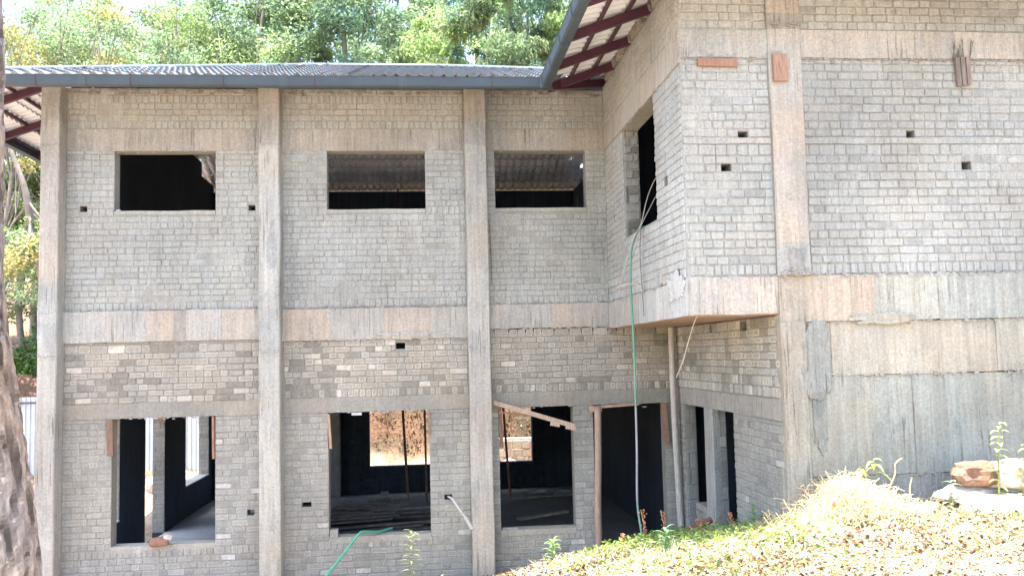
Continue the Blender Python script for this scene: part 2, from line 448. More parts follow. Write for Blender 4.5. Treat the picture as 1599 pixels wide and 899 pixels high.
# sill bands
for (a, b, _, _) in WIN_G[:3]:
    segbeam('window_sill', Ff, a-0.0, b+0.0, 0.455, 0.532, 0.006, 0.205, MT['lower'], (), [(1.12, 1.10, 1.06)])
for (a, b, _, _) in WIN_U:
    segbeam('window_sill', Ff, a-0.0, b+0.0, 4.715, 4.768, 0.014, 0.205, MT['upper'], (), [(1.0, 0.99, 0.96)])

# --- columns: rings with small irregularities and a chamfer
def column(x0, x1, y0, y1, z0, z1, levels, mat=MT['conc'], name='column', parent=B):
    mb = MB(); e = 0.012; zs = []; z = z0
    while z < z1: zs.append(z); z += 0.16
    zs.append(z1); ring0 = len(mb.v)
    for z in zs:
        off = mnoise.noise(Vector((x0*3, z*0.9, 1.7)))*0.008; of2 = mnoise.noise(Vector((x0*3, z*1.7, 7.7)))*0.006
        seg = sum(1 for L in levels if z > L[0]); sh = (0.006 if seg % 2 else 0.0)
        a, b, c, d = x0+off-sh, x1+off+of2, y0+of2-sh, y1
        mb.v += [(a+e, c, z), (b-e, c, z), (b, c+e, z), (b, d, z), (a, d, z), (a, c+e, z)]
    for i in range(len(zs)-1):
        zc = (zs[i]+zs[i+1])/2; t = (1, 1, 1)
        for L in levels:
            if zc > L[0]: t = L[1]
        for k in range(6):
            k2 = (k+1) % 6
            mb.f.append((ring0+i*6+k, ring0+i*6+k2, ring0+(i+1)*6+k2, ring0+(i+1)*6+k)); mb.c.append(t)
    n = len(zs)-1
    mb.f.append(tuple(ring0+n*6+k for k in range(6))); mb.c.append((1, 1, 1))
    return mb.build(name, mat, parent)
column(-4.80, -4.57, -0.22, 0.03, -0.5, 6.37, [(-1, (1.04, 1.01, 0.97)), (1.95, (1.0, .98, .94)), (3.12, (0.93, 0.94, 0.92)), (3.75, (1.06, .99, .93)), (5.45, (.97, .92, .87)), (5.83, (.84, .80, .75))])
column(-2.11, -1.85, -0.22, 0.03, -0.5, 6.37, [(-1, (1.08, 1.06, 1.0)), (2.9, (0.99, .99, .96)), (3.48, (1.02, 1.01, .97)), (5.57, (.85, .82, .79)), (5.95, (.86, .82, .78))])
column(0.55, 0.83, -0.22, 0.03, -0.5, 6.37, [(-1, (1.04, 0.98, 0.93)), (1.9, (1.03, .97, .92)), (2.9, (1.02, .99, .95)), (3.6, (1.02, 1.01, .97)), (5.57, (0.88, .87, .84)), (5.85, (.92, .84, .76))])

# --- upper room over the corner: its left wall, its front
Fr = F_xn(2.46)
WR = (-2.62, -1.10, 4.20, 5.545)
H_R = [hole(-2.99, 4.53, 0.12, 0.10), hole(-0.51, 4.54, 0.10, 0.10)]
wr = wall_mesh(Fr, -3.60, 0.0, 3.14, 6.43, TH, [WR]+H_R, (0.90, 0.89, 0.87)).build('side_wall', MT['upper'], B)
bricked(wr, lay(Fr, -3.59, -0.02, 3.48, 5.53, [WR]+H_R, rows={0, 2}, seed=51), 'slurry_skylight', MT['upper'])
bricked(wr, lay(Fr, -3.59, -0.02, 5.88, 6.40, (), seed=52), 'upper', MT['upper'])
segbeam('lintel_beam', Fr, -3.61, -0.005, 5.55, 5.86, 0.010, 0.05, MT['conc'], (-2.9, -1.3, -0.7), [(1.0, .93, .86), (1.04, .97, .9), (1.0, .92, .84)])
segbeam('floor_beam', Fr, -3.61, -0.04, 3.13, 3.475, 0.016, 0.05, MT['conc'], (-2.5, -1.7, -0.6), [(1.26, 1.3, 1.34), (1.08, 1.1, 1.1), (1.0, .97, .94), (1.02, .97, .93)])  # front lengths paled for white cement and painted skylight
# rough brick ends in the far jamb and the plastered strip beside the window
Fj = lambda u, w, z: (u, -1.10-w, z)
jb = MB()
for b in lay(Fj, 2.47, 2.655, 4.21, 5.54, (), ch=0.105, seed=53): style_brick(jb, b, 'rough')
tag(jb.build('jamb_brickwork', MT['lower'], wr), kind='stuff')
Fj2 = lambda u, w, z: (u, -1.2-w, z)

YR = -3.6; FR = F_y(YR)
H_F = [hole(3.06, 4.86, 0.10, 0.06), hole(2.88, 4.54, 0.10, 0.075), hole(4.75, 4.86, 0.085, 0.075), hole(5.31, 4.55, 0.10, 0.08)]
wf = wall_mesh(FR, 2.66, 9.5, 3.14, 6.6, TH, H_F, (0.76, 0.755, 0.73)).build('front_wall', MT['upper'], B)
secs = [(2.465, 3.33), (3.67, 9.4)]
near = []
for i, (a, b) in enumerate(secs):
    near += lay(FR, a, b, 3.50, 4.765, H_F, ch=0.0795, rows={0}, seed=60+i)
    near += lay(FR, a, b, 4.835, 5.60, H_F, ch=0.0795, seed=64+i)
    bricked(wf, lay(FR, a, b, 5.90, 6.55, (), seed=68+i), 'right', MT['upper'])
vis = [b for b in near if b[2] < 6.1 and (b[2]-b[1]) > 0.085]
vis.sort(key=lambda b: -(b[2]-b[1])*(b[4]-b[3]))
pick = set(id(b) for b in vis[:296])
bricked(wf, [b for b in near if id(b) not in pick], 'right', MT['upper'])
for b in near:
    if id(b) in pick:
        m1 = MB(); 
        if style_brick(m1, b, 'right') is False:
            brick_geo(m1, b[0], b[1]+.006, b[2]-.006, b[3]+.006, b[4]-.006, 0.003, (1, 1, 1), (1, 1, 1), 0, 0.003)
        m1.build('brick', MT['upper'], wf)
# thin mortar band
segbeam('mortar_band', FR, 2.47, 3.33, 4.77, 4.828, 0.009, 0.02, MT['conc'], (), [(0.93, 0.93, 0.9)])
segbeam('mortar_band', FR, 3.67, 9.4, 4.77, 4.828, 0.009, 0.02, MT['conc'], (), [(0.93, 0.95, 0.92)])
segbeam('lintel_beam', FR, 2.455, 3.34, 5.61, 5.885, 0.012, 0.05, MT['conc'], (2.72,), [(0.92, .88, .84), (0.88, .88, .86)])
segbeam('lintel_beam', FR, 3.34, 9.5, 5.615, 5.888, 0.016, 0.05, MT['conc'], (3.6, 4.3, 5.25, 6.0, 7.2), [CW, (1.03, .97, .91), (1, .95, .89), (1.05, .99, .93)])
segbeam('floor_beam', FR, 2.450, 3.335, 3.135, 3.49, 0.018, 0.05, MT['conc'], (2.62, 3.0), [(1.0, .97, .93), (1.06, .96, .88), (1.04, .95, .87)])
segbeam('floor_beam', FR, 3.335, 9.5, 3.05, 3.49, 0.022, 0.1, MT['ret'], (3.62, 4.05, 4.28, 4.93, 5.9, 7.1), [(1.06, .96, .87), (1.16, 1.02, .92), (1.18, 1.02, .90), (1.02, 1.05, 1.03), (.98, 1.02, 1.01), (1, 1, .98)])
column(3.34, 3.665, YR-0.035, YR+0.1, 3.49, 6.6, [(0, (.92, .93, .92)), (3.75, (1.12, 1.02, .93)), (5.1, (1.02, .98, .93)), (5.6, (1.02, .97, .91)), (5.9, (.78, .75, .73)), (6.08, (1.0, .92, .86))])
# retaining-style lower wall: cast lifts, each lift several formwork widths
lw = MB(); lw.box(3.36, 9.5, YR+0.06, YR+0.25, -0.2, 3.06, (0.9, 0.9, 0.9)); lw.build('lower_wall', MT['ret'], B)
PT = [(1.0, 1.02, 1.0), (1.06, 1.0, .93), (.95, 1.0, 1.02), (.92, .98, 1.0), (1.03, .98, .9), (.98, 1.03, 1.03), (1.08, .97, .88)]
def lift(z0, z1, cuts, tints, proud):
    es = [3.345]+list(cuts)+[9.5]
    for i in range(len(es)-1):
        pr = proud+random.uniform(-0.003, 0.003)
        segbeam('concrete_panel', FR, es[i]+0.001, es[i+1]-0.001, z0, z1, pr, 0.07, MT['ret'], (), [tints[i % len(tints)]])
lift(2.535, 3.045, (3.83, 4.55, 5.5, 6.9), [(0.96, .95, .9), (1.1, 1.03, .94), (1.13, 1.06, .97), (1.05, 1.02, .96), (1, 1, 1)], 0.005)
lift(1.595, 2.53, (3.70, 4.22, 4.62, 5.35, 6.4, 7.9), [(1, .98, .93), (.97, .97, .94), (.92, .96, .96), (.9, .96, .97), (.96, .98, .96), (1, 1, 1)], 0.0)
lift(-0.2, 1.59, (3.75, 4.45, 5.0, 6.0, 7.5), [(.95, .94, .91), (.88, .9, .89), (.86, .91, .93), (1.0, .94, .87), (.92, .95, .95)], 0.006)
column(3.335, 3.58, YR-0.03, YR+0.1, -0.2, 3.05, [(-1, (1.06, 1.0, .93)), (1.6, (1.02, .97, .92)), (2.45, (1.07, .98, .9))], MT['ret'])
# slab soffit of the overhang and slabs
mb = MB(); mb.box(2.47, 3.40, YR+0.004, -0.002, 3.128, 3.30, (1, 1, 1)); mb.build('overhang_slab', MT['soffit'], B)
mb = MB(); mb.box(-4.6, 9.4, 0.201, 7.2, 3.10, 3.42, (1, 1, 1)); mb.box(3.41, 9.4, YR+0.26, 0.2, 3.12, 3.4)
mb.build('floor_slab', MT['dark'], B)

# --- recessed lower wall under the overhang (perpendicular)
Fl = F_xn(3.34)
LO = [(-1.21, -0.33, 0.46, 2.115), (-2.20, -1.50, -0.1, 2.115)]
H_L = [hole(-1.55, 3.05, 0.10, 0.09), hole(-2.62, 3.05, 0.20, 0.10)]
wl = wall_mesh(Fl, -3.58, 0.19, -0.2, 3.12, 0.15, LO+H_L, (0.90, 0.89, 0.87)).build('side_wall', MT['lower'], B)
bricked(wl, lay(Fl, -3.57, -0.02, 0.4, 2.11, LO, seed=70), 'ground', MT['lower'])
bricked(wl, lay(Fl, -3.57, -0.02, 2.33, 3.12, H_L, rows={0, 1}, seed=71), 'band', MT['upper'])
segbeam('lintel_beam', Fl, -3.58, -0.01, 2.12, 2.32, 0.01, 0.05, MT['conc'], (-2.9, -1.4), [(.95, .9, .84), (.9, .87, .82)])
column(3.325, 3.43, -1.50, -1.21, -0.2, 2.12, [(-1, (.96, .96, .93))], MT['conc'], 'pier')
for yj, z0 in ((-0.33, 0.47), (-1.215-0.0, 0.0)):
    pass
for n, (yj, z0) in enumerate(((-0.33, 0.47), (-1.50, 0.0))):
    Fq = (lambda yy: (lambda u, w, z: (u, yy-w, z)))(yj)
    jb = MB()
    for b in lay(Fq, 3.345, 3.488, z0, 2.11, (), ch=0.2 if n == 0 else 0.15, seed=75+n): style_brick(jb, b, 'ground')
    tag(jb.build('jamb_brickwork', MT['lower'], wl), kind='stuff')
# loose brick infill in the first opening
for r in range(5):
    for c in range(3 if r % 2 else 2):
        L = 0.27 if r % 2 == 0 else 0.18
        y = -1.18+c*(L+0.012); z = 0.47+r*0.088
        if y+L > -0.52: continue
        m1 = MB(); brick = m1.box(3.36, 3.50, y, y+L, z, z+0.078, g((.95, .95, .93), .12), 0.006)
        m1.build('brick', MT['lower'], wl)

# --- crumbling mortar lips along pour seams
def crumbs(F, u0, u1, z, dens=40, size=0.014, spread=0.014, proud=0.012, tint=(1, 1, 1)):
    mb = MB()
    for _ in range(int((u1-u0)*dens)):
        u = random.uniform(u0, u1); s = size*random.uniform(0.4, 1.5)
        c = (u, proud*random.uniform(0.2, 1.0), z+random.gauss(0, spread)); tt = g(tint, .18)
        P = []
        for sw, sz in ((0, -1), (0, 1)):
            for a, b in ((-1, -1), (1, -1), (1, 1), (-1, 1)):
                k = random.uniform(0.5, 1.0)
                P.append(F(c[0]+a*s*1.5*k, c[1]+b*s*0.5*k, c[2]+sz*s*0.55*k))
        mb.hexa(P, tt)
    return mb
def seam(F, u0, u1, z, **kw): tag(crumbs(F, u0, u1, z, **kw).build('mortar_crumbs', MT['crumb'], B), kind='stuff')
seam(FR, 3.67, 7.5, 5.60, dens=55, tint=(.85, .83, .8)); seam(FR, 2.47, 3.33, 5.605, dens=45, tint=(.85, .83, .8))
seam(FR, 3.67, 7.5, 3.49, dens=45, proud=0.03); seam(FR, 3.6, 7.5, 3.04, dens=60, proud=0.018, size=.011)
seam(FR, 3.8, 7.5, 2.53, dens=55, proud=0.012, size=.011); seam(FR, 3.4, 7.5, 1.59, dens=45, proud=0.012, size=.010)
seam(Ff, -4.55, -2.12, 3.49, dens=45, proud=.02); seam(Ff, -1.8, .54, 3.48, dens=45, proud=.02); seam(Ff, .84, 2.45, 3.49, dens=45, proud=.02)
seam(Ff, -1.8, .54, 3.05, dens=45, proud=.03); seam(Ff, .84, 2.45, 3.15, dens=45, proud=.02); seam(Ff, -4.5, -2.12, 3.09, dens=20, proud=.035)
seam(Ff, -4.55, 2.4, 5.555, dens=14, proud=.012); seam(Ff, -4.55, 3.3, 2.12, dens=18, proud=.01)
seam(Fr, -3.58, -0.05, 3.475, dens=45, proud=.02); seam(Fr, -3.58, -0.05, 5.55, dens=18, proud=.012)
seam(F_y(YR-0.035), 3.35, 3.66, 5.93, dens=110, proud=.02, tint=(.8, .78, .76)); seam(F_y(YR-0.035), 3.35, 3.66, 3.52, dens=120, proud=.02)
for cx0, cx1 in ((-4.79, -4.58), (-2.1, -1.86), (.56, .82)):
    for z in (5.58, 3.46, 2.92): seam(F_y(-.22), cx0, cx1, z, dens=60, proud=.008, size=.009)
seam(Ff, -4.55, 2.4, 6.33, dens=35, size=.02, proud=.02, tint=(.8, .75, .7))
def lumps(F, u0, u1, z, n):
    mb = MB()
    for i in range(n):
        u = u0+(u1-u0)*(i+random.random())/n; s = random.uniform(.05, .09)
        P = [F(u+a*s*random.uniform(.7, 1), -b*.09*random.uniform(.7, 1)-.05, z+c*s*.8*random.uniform(.6, 1)) for c in (-1, 1) for a, b in ((-1, -1), (1, -1), (1, 1), (-1, 1))]
        mb.hexa(P, g((.95, .9, .85), .15))
    return mb
tag(lumps(Fr, -3.5, -0.2, 6.49, 26).build('wall_top_mortar', MT['crumb'], B), kind='stuff')

def patch(F, uc, zc, ru, rz, proud, tint, mat, n=46, seed=0, rough=.35):
    mb = MB(); pts = []
    for k in range(n):
        th = 2*math.pi*k/n; r = 1+rough*mnoise.fractal(Vector((math.cos(th)*1.6+seed, math.sin(th)*1.6, seed)), .7, 2, 5)
        cx = math.copysign(abs(math.cos(th))**.7, math.cos(th)); cz = math.copysign(abs(math.sin(th))**.7, math.sin(th))
        pts.append((uc+cx*ru*r, zc+cz*rz*r))
    rings = [(1.0, 0.0), (.97, .6), (.8, 1.0), (.45, .8), (.2, 1.1)]
    for m, h in rings:
        for k, (u, z) in enumerate(pts): mb.v.append(F(uc+(u-uc)*m, proud*h*(1+.5*mnoise.noise(Vector((u*9, z*9, m*4)))), zc+(z-zc)*m))
    for i in range(len(rings)-1):
        for k in range(n): k2 = (k+1) % n; mb.f.append((i*n+k, i*n+k2, (i+1)*n+k2, (i+1)*n+k)); mb.c.append(g(tint, .08))
    mb.f.append(tuple((len(rings)-1)*n+k for k in range(n))); mb.c.append(tint)
    mb.build('mortar_patch', MT[mat], B)
patch(lambda u, w, z: (u, YR-.024-w, z), 3.66, 2.66, .15, .34, .016, (.84, .86, .87), 'ret', seed=1)
patch(lambda u, w, z: (u, YR-.008-w, z), 3.68, 2.18, .07, .30, .012, (.80, .83, .84), 'ret', seed=2)
patch(lambda u, w, z: (u, YR-.040-w, z), 3.53, 3.63, .09, .13, .008, (.72, .74, .73), 'conc', seed=3)
patch(lambda u, w, z: (u, -.222-w, z), -1.95, 4.22, .075, .22, .007, (.84, .86, .85), 'conc', seed=4)
patch(lambda u, w, z: (u, -.222-w, z), -1.97, 3.80, .09, .16, .007, (1.10, 1.08, 1.02), 'conc', seed=5, rough=.6)
patch(lambda u, w, z: (2.46-.022-w, u, z), -3.25, 3.42, .28, .12, .010, (1.35, 1.4, 1.42), 'conc', seed=6, rough=.5)
patch(lambda u, w, z: (u, YR-.028-w, z), 4.35, 3.07, .35, .05, .012, (1.0, .97, .9), 'ret', seed=7, rough=.6)
patch(lambda u, w, z: (u, -.034-w, z), -.35, 3.10, .35, .05, .010, (1.0, .97, .93), 'conc', seed=8, rough=.6)
# --- interior walls
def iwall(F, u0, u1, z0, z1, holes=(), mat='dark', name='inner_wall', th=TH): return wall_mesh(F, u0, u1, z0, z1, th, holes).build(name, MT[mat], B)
BW = [(-3.9, -2.6, 0.55, 2.12), (-1.22, 0.10, 0.55, 2.12), (0.9, 2.21, 0.55, 2.12), (4.5, 5.8, 0.55, 2.12)]
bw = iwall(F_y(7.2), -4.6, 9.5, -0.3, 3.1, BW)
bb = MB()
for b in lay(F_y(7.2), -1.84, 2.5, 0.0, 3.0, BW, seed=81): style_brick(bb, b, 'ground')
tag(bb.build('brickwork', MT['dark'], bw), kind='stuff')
iwall(F_y(7.2), -4.6, 9.5, 3.42, 6.36, [(-3.97, -2.70, 4.3, 5.6), (-1.9, 0.3, 4.3, 5.6), (0.7, 2.6, 4.3, 5.6)])  # unseen openings added to light the roof underside from below
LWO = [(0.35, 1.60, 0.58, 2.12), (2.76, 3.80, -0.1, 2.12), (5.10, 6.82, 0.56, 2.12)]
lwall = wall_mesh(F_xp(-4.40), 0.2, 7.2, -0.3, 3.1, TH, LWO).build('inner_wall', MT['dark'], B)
# sunlit jambs of the left wall: far ends of its openings
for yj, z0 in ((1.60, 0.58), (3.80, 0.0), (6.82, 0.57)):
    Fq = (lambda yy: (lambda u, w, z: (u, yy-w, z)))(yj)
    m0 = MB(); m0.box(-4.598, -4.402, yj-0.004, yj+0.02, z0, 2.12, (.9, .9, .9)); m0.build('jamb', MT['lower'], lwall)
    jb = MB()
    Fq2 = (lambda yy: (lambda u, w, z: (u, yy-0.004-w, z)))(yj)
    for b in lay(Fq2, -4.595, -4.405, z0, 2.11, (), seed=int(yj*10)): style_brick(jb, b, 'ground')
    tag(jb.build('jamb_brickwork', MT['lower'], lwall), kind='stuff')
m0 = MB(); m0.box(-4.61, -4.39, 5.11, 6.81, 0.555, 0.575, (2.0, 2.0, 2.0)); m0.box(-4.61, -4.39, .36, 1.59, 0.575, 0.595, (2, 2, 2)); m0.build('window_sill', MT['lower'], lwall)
iwall(F_xp(-4.40), 0.2, 7.2, 3.42, 6.5); iwall(F_xp(-4.40), 1.0, 6.2, 6.5, 6.78)  # upper strip added to keep eave light out of the room
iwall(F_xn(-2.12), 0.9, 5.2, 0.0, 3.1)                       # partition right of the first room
iwall(F_xn(3.45), 0.2, 7.2, 0.0, 3.1); iwall(F_xn(3.2), 0.2, 7.2, 3.42, 6.3)  # upstairs wall added unseen to keep the corner room dark
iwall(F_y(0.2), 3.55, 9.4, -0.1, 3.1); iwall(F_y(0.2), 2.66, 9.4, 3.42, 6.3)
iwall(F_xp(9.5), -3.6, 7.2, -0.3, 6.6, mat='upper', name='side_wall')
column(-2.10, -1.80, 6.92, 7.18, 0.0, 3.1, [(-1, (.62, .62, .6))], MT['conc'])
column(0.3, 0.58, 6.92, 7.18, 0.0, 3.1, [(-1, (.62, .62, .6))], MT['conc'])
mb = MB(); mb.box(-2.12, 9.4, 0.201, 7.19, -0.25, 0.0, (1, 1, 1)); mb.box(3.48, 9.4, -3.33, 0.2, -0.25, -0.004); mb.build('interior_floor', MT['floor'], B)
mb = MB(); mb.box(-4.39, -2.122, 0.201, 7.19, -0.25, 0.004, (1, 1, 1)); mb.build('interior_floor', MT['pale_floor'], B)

# ------------------------------------------------------------------ roof
PT_ = 0.36                       # slope
ZE = 6.26                        # sheet height at the eave
def sheets(origin, ud, sd, L, S, inside, name='roof_sheet', strip=1.05, step=0.3, wave=0.15):
    """tile-profile steel sheets: waves run up the slope, a drop every step"""
    o = Vector(origin); ud = Vector(ud); sd = Vector(sd).normalized(); nn = ud.cross(sd).normalized()
    if nn.z < 0: nn = -nn
    k = 0
    while k*strip < L-0.01:
        a0 = k*strip; a1 = min(L, a0+strip+0.02); mb = MB(); nu = max(2, int((a1-a0)/wave*6))
        us = [a0+(a1-a0)*i/nu for i in range(nu+1)]
        s = 0.0
        idx = {}
        def vid(i, sv, hi):
            key = (i, round(sv, 4), hi)
            if key not in idx:
                u = us[i]; ph = 2*math.pi*u/wave
                w = 0.023*(math.cos(ph)+0.25*math.cos(2*ph)) + (0.030 if hi else 0.0)
                idx[key] = len(mb.v); mb.v.append(tuple(o+ud*u+sd*sv+nn*w))
            return idx[key]
        while s < S-0.01:
            s1 = min(S, s+step)
            for i in range(nu):
                pc = o+ud*((us[i]+us[i+1])/2)+sd*((s+s1)/2)
                if not inside(pc.x, pc.y): continue
                q = [vid(i, s, 1), vid(i+1, s, 1), vid(i+1, s1, 0), vid(i, s1, 0)]
                mb.f.append(tuple(q)); mb.c.append((1, 1, 1))
                if s > 0:
                    q = [vid(i, s, 0), vid(i+1, s, 0), vid(i+1, s, 1), vid(i, s, 1)]
                    mb.f.append(tuple(q)); mb.c.append((1, 1, 1))
            s = s1
        if mb.f:
            # make normals point up
            a, b, c = (Vector(mb.v[j]) for j in mb.f[0][:3])
            if (b-a).cross(c-b).z < 0: mb.f = [tuple(reversed(q)) for q in mb.f]
            mb.build(name, MT['roof'], B, smooth=False)
        k += 1
XL0, XR0, YF, YB = -6.17, 4.8, -0.9, 8.1
sl_len = 4.5*math.sqrt(1+PT_**2)
XV = 1.59
front_in = lambda x, y: (x-XL0) > (y-YF)-0.08 and (XR0-x) > (y-YF)-0.08 and (x-XV) < (y-YF)+0.06
back_in = lambda x, y: (x-XL0) > (YB-y)-0.08 and (XR0-x) > (YB-y)-0.08
left_in = lambda x, y: (y-YF) > (x-XL0)-0.08 and (YB-y) > (x-XL0)-0.08
sheets((XL0, YF, ZE), (1, 0, 0), (0, 1, PT_), XR0-XL0, sl_len, front_in)
sheets((XL0, YB, ZE), (1, 0, 0), (0, -1, PT_), XR0-XL0, sl_len, back_in)
sheets((XL0, YF, ZE), (0, 1, 0), (1, 0, PT_), YB-YF, sl_len, left_in)
sheets((XR0, YF, ZE), (0, 1, 0), (-1, 0, PT_), YB-YF, sl_len, lambda x, y: (y-YF) > (XR0-x)-0.08 and (YB-y) > (XR0-x)-0.08, wave=0.3)
# right block roof
YRF = -4.15; XRR = 10.4
rl_in = lambda x, y: (y < YF or (x-XV) > (y-YF)-0.06) and (x-XV) < (y-YRF)+0.06
sheets((XV, YRF, ZE), (0, 1, 0), (1, 0, PT_), 12.2, 4.4*math.sqrt(1+PT_**2), rl_in)
rf_in = lambda x, y: (x-XV) > (y-YRF)-0.06 and (XRR-x) > (y-YRF)-0.06
sheets((XV, YRF, ZE), (1, 0, 0), (0, 1, PT_), XRR-XV, 4.4*math.sqrt(1+PT_**2), rf_in)
sheets((XRR, YRF, ZE), (0, 1, 0), (-1, 0, PT_), 12.2, 4.4*math.sqrt(1+PT_**2), lambda x, y: (XRR-x) < (y-YRF)+0.06, wave=0.3)
# ridge and hip caps
def cap(a, b):
    mb = MB(); mb.tube(catmull([a, tuple((Vector(a)+Vector(b))/2), b], 6), 0.065, 8); mb.build('ridge_cap', MT['gutter'], B, True)
zr = ZE+4.5*PT_
cap((XL0+4.5, 3.6, zr+.01), (XR0-4.5, 3.6, zr+.01))
cap((XL0, YF, ZE+.02), (XL0+4.5, 3.6, zr+.01)); cap((XR0-4.5, 3.6, zr+.01), (XR0-2.0, YF+2.0, ZE+2.0*PT_+.01))
# gutters: a real trough with a lip, brackets hooked over it
def gutter(a, b, out, name='gutter', joints=(), straps=True):
    a = Vector(a); b = Vector(b); out = Vector(out); d = (b-a).normalized(); L = (b-a).length
    prof = [(-0.005, 0.115), (-0.005, 0.0), (0.085, -0.004), (0.105, 0.012), (0.112, 0.060), (0.118, 0.112), (0.126, 0.120), (0.110, 0.122), (0.104, 0.060), (0.096, 0.02), (0.082, 0.006), (0.005, 0.008), (0.005, 0.115)]
    mb = MB(); n = len(prof); m = max(2, int(L/0.5))
    for i in range(m+1):
        p = a+d*(L*i/m)
        sag = mnoise.noise(Vector((p.x, p.y, 4)))*0.006
        mb.v += [tuple(p+out*o+Vector((0, 0, z+sag))) for o, z in prof]
    for i in range(m):
        for k in range(n-1):
            mb.f.append((i*n+k, i*n+k+1, (i+1)*n+k+1, (i+1)*n+k)); mb.c.append((1, 1, 1))
    gobj = mb.build(name, MT['gutter'], B)
    for jx in joints:
        p = a+d*jx; q = p+d*0.10; m1 = MB(); i0 = 0
        for r in (p, q): m1.v += [tuple(r+out*(o*1.035+.002)+Vector((0, 0, z*1.02-.004))) for o, z in prof[1:7]]
        for k in range(5): m1.f.append((k, k+1, 6+k+1, 6+k)); m1.c.append((1.15, 1.15, 1.15))
        m1.build('gutter_joint', MT['gutter'], gobj)
    if straps:
        x = 0.65
        while x < L:
            p = a+d*x; m1 = MB()
            m1.tube([p+out*0.0+Vector((0, 0, .13)), p+out*.118+Vector((0, 0, .127)), p+out*.117+Vector((0, 0, .06)), p+out*.11+Vector((0, 0, .0)), p+out*.05+Vector((0, 0, -.012)), p+out*-.03+Vector((0, 0, -.01))], .004, 5, (1.6, 1.2, 1.2))
            m1.build('gutter_bracket', MT['steel'], gobj); x += 1.08
gutter((XL0-.1, YF, 6.118), (XV-.02, YF, 6.118), (0, -1, 0), joints=(4.55, 5.98, 2.2))
gutter((XL0, YF, 6.118), (XL0, YB, 6.118), (-1, 0, 0), straps=False)
gutter((XV, YF-.02, 6.118), (XV, YRF-.1, 6.118), (-1, 0, 0), joints=(0.75, 1.5, 2.3), straps=False)
gutter((XV-.1, YRF, 6.118), (XRR, YRF, 6.118), (0, -1, 0))
# end cap of the side gutter where the two gutters meet
mb = MB(); mb.box(XV-.13, XV+.01, YF-.135, YF-.125, 6.105, 6.24, (1.1, 1.1, 1.1)); mb.build('gutter_end', MT['gutter'], B)
# steel rafters and purlins
def steel(name, a, b, w, h): 
    mb = MB(); mb.beam(a, b, w, h); mb.build(name, MT['steel'], B)
zs_ = lambda dx: ZE+dx*PT_
for y in (-0.75, -1.65, -2.6, -3.55):
    steel('rafter', (XV+.0, y, zs_(0)-0.085), (XV+4.2, y, zs_(4.2)-0.085), 0.06, 0.10)
steel('rafter', (XV+.02, YF+.02, zs_(0)-0.09), (XV+2.5, YF+2.5, zs_(2.5)-0.09), 0.07, 0.10)
for dx in (0.02, 0.31, 0.62, 0.93):
    steel('purlin', (XV+dx, YRF+.0+max(0, dx), zs_(dx)-0.030), (XV+dx, YF+dx, zs_(dx)-0.030), 0.03, 0.045)
for y in (-0.7, 0.55, 1.75, 2.95, 4.2, 5.4, 6.6, 7.8):
    if abs(y-3.6) < 4.3: steel('rafter', (XL0+.02, y, zs_(0)-0.085), (XL0+min(y-YF, YB-y, 4.4), y, zs_(min(y-YF, YB-y, 4.4))-0.085), 0.06, 0.10)
for dx in (0.02, 0.36, 0.72, 1.08):
    steel('purlin', (XL0+dx, YF+dx, zs_(dx)-0.030), (XL0+dx, YB-dx, zs_(dx)-0.030), 0.03, 0.045)
for i in range(9):
    x = -5.0+i*1.15; m = min(x-XL0, XR0-x, 4.4)
    if i in (0, 8): steel('rafter', (x, YB-.02, zs_(0)-.085), (x, YB-m, zs_(m)-.085), 0.05, 0.09)
    if x < 1.4: steel('rafter', (x, YF+.02, zs_(0)-.085), (x, YF+m, zs_(m)-.085), 0.05, 0.09)
mb = MB(); mb.box(-4.38, 3.0, 0.25, 7.15, 3.425, 3.44, (1, 1, 1)); mb.build('bounce_sheet', MT['pale_floor'], B)  # unseen pale sheet added to bounce light onto the roof underside
mb = MB(); mb.box(-6.0, 9.0, 7.42, 7.74, 6.20, 6.215); mb.build('eave_light_block', MT['dark'], B)  # added out of view to cut light through the back eave gap
steel('hanger', (-0.55, 6.9, 6.35), (-0.50, 6.2, 5.0), 0.03, 0.03)

# ================================================================== TERRAIN
CP_ = np.array([  # x, y, z   control points for the ground in front
 (-9,-.3,-.15),(-6,-.3,-.15),(-4,-.2,-.15),(-2,-.2,-.15),(0,-.2,-.1),(0.76,-.2,-.02),(1.2,-.9,.2),(1.33,-1.2,.33),(2.0,-.2,.05),(2.7,-.1,.08),(3.3,-.1,.1),
 (3.3,-1.2,.45),(2.6,-1.6,.55),(3.3,-2.4,.85),(2.04,-3.1,.90),(2.86,-3.5,1.03),(3.3,-3.6,1.14),(3.8,-3.65,1.25),(4.6,-3.7,1.29),(5.7,-3.7,1.33),(8,-3.8,1.4),(11,-3.5,1.4),
 (4.3,-5.5,1.25),(2.86,-5.5,1.2),(1.53,-5.2,1.12),(0.73,-3.9,.74),(0.9,-2.6,.48),(-.3,-2.0,.1),(-1.7,-2.7,.15),(-3.2,-4.7,.55),(-1,-4.5,.6),(0.3,-5.5,.95),(-3,-7.0,.85),
 (0,-7.5,1.15),(0,-11,1.25),(4,-9,1.3),(8,-7,1.4),(-4,-11,1.1),(-9,-6,.2),(-12,-10,.3),(8,-13,1.4),(0,-16,1.3),(12,-9,1.45),(-5,-2,-.1)], float)
def tps_fit(P):
    n = len(P); d = np.hypot(P[:, None, 0]-P[None, :, 0], P[:, None, 1]-P[None, :, 1])
    K = np.where(d > 0, d*d*np.log(d+1e-9), 0)+np.eye(n)*0.02
    A = np.zeros((n+3, n+3)); A[:n, :n] = K; A[:n, n] = 1; A[:n, n+1:] = P[:, :2]; A[n, :n] = 1; A[n+1:, :n] = P[:, :2].T
    return np.linalg.solve(A, np.r_[P[:, 2], 0, 0, 0])
TW = tps_fit(CP_)
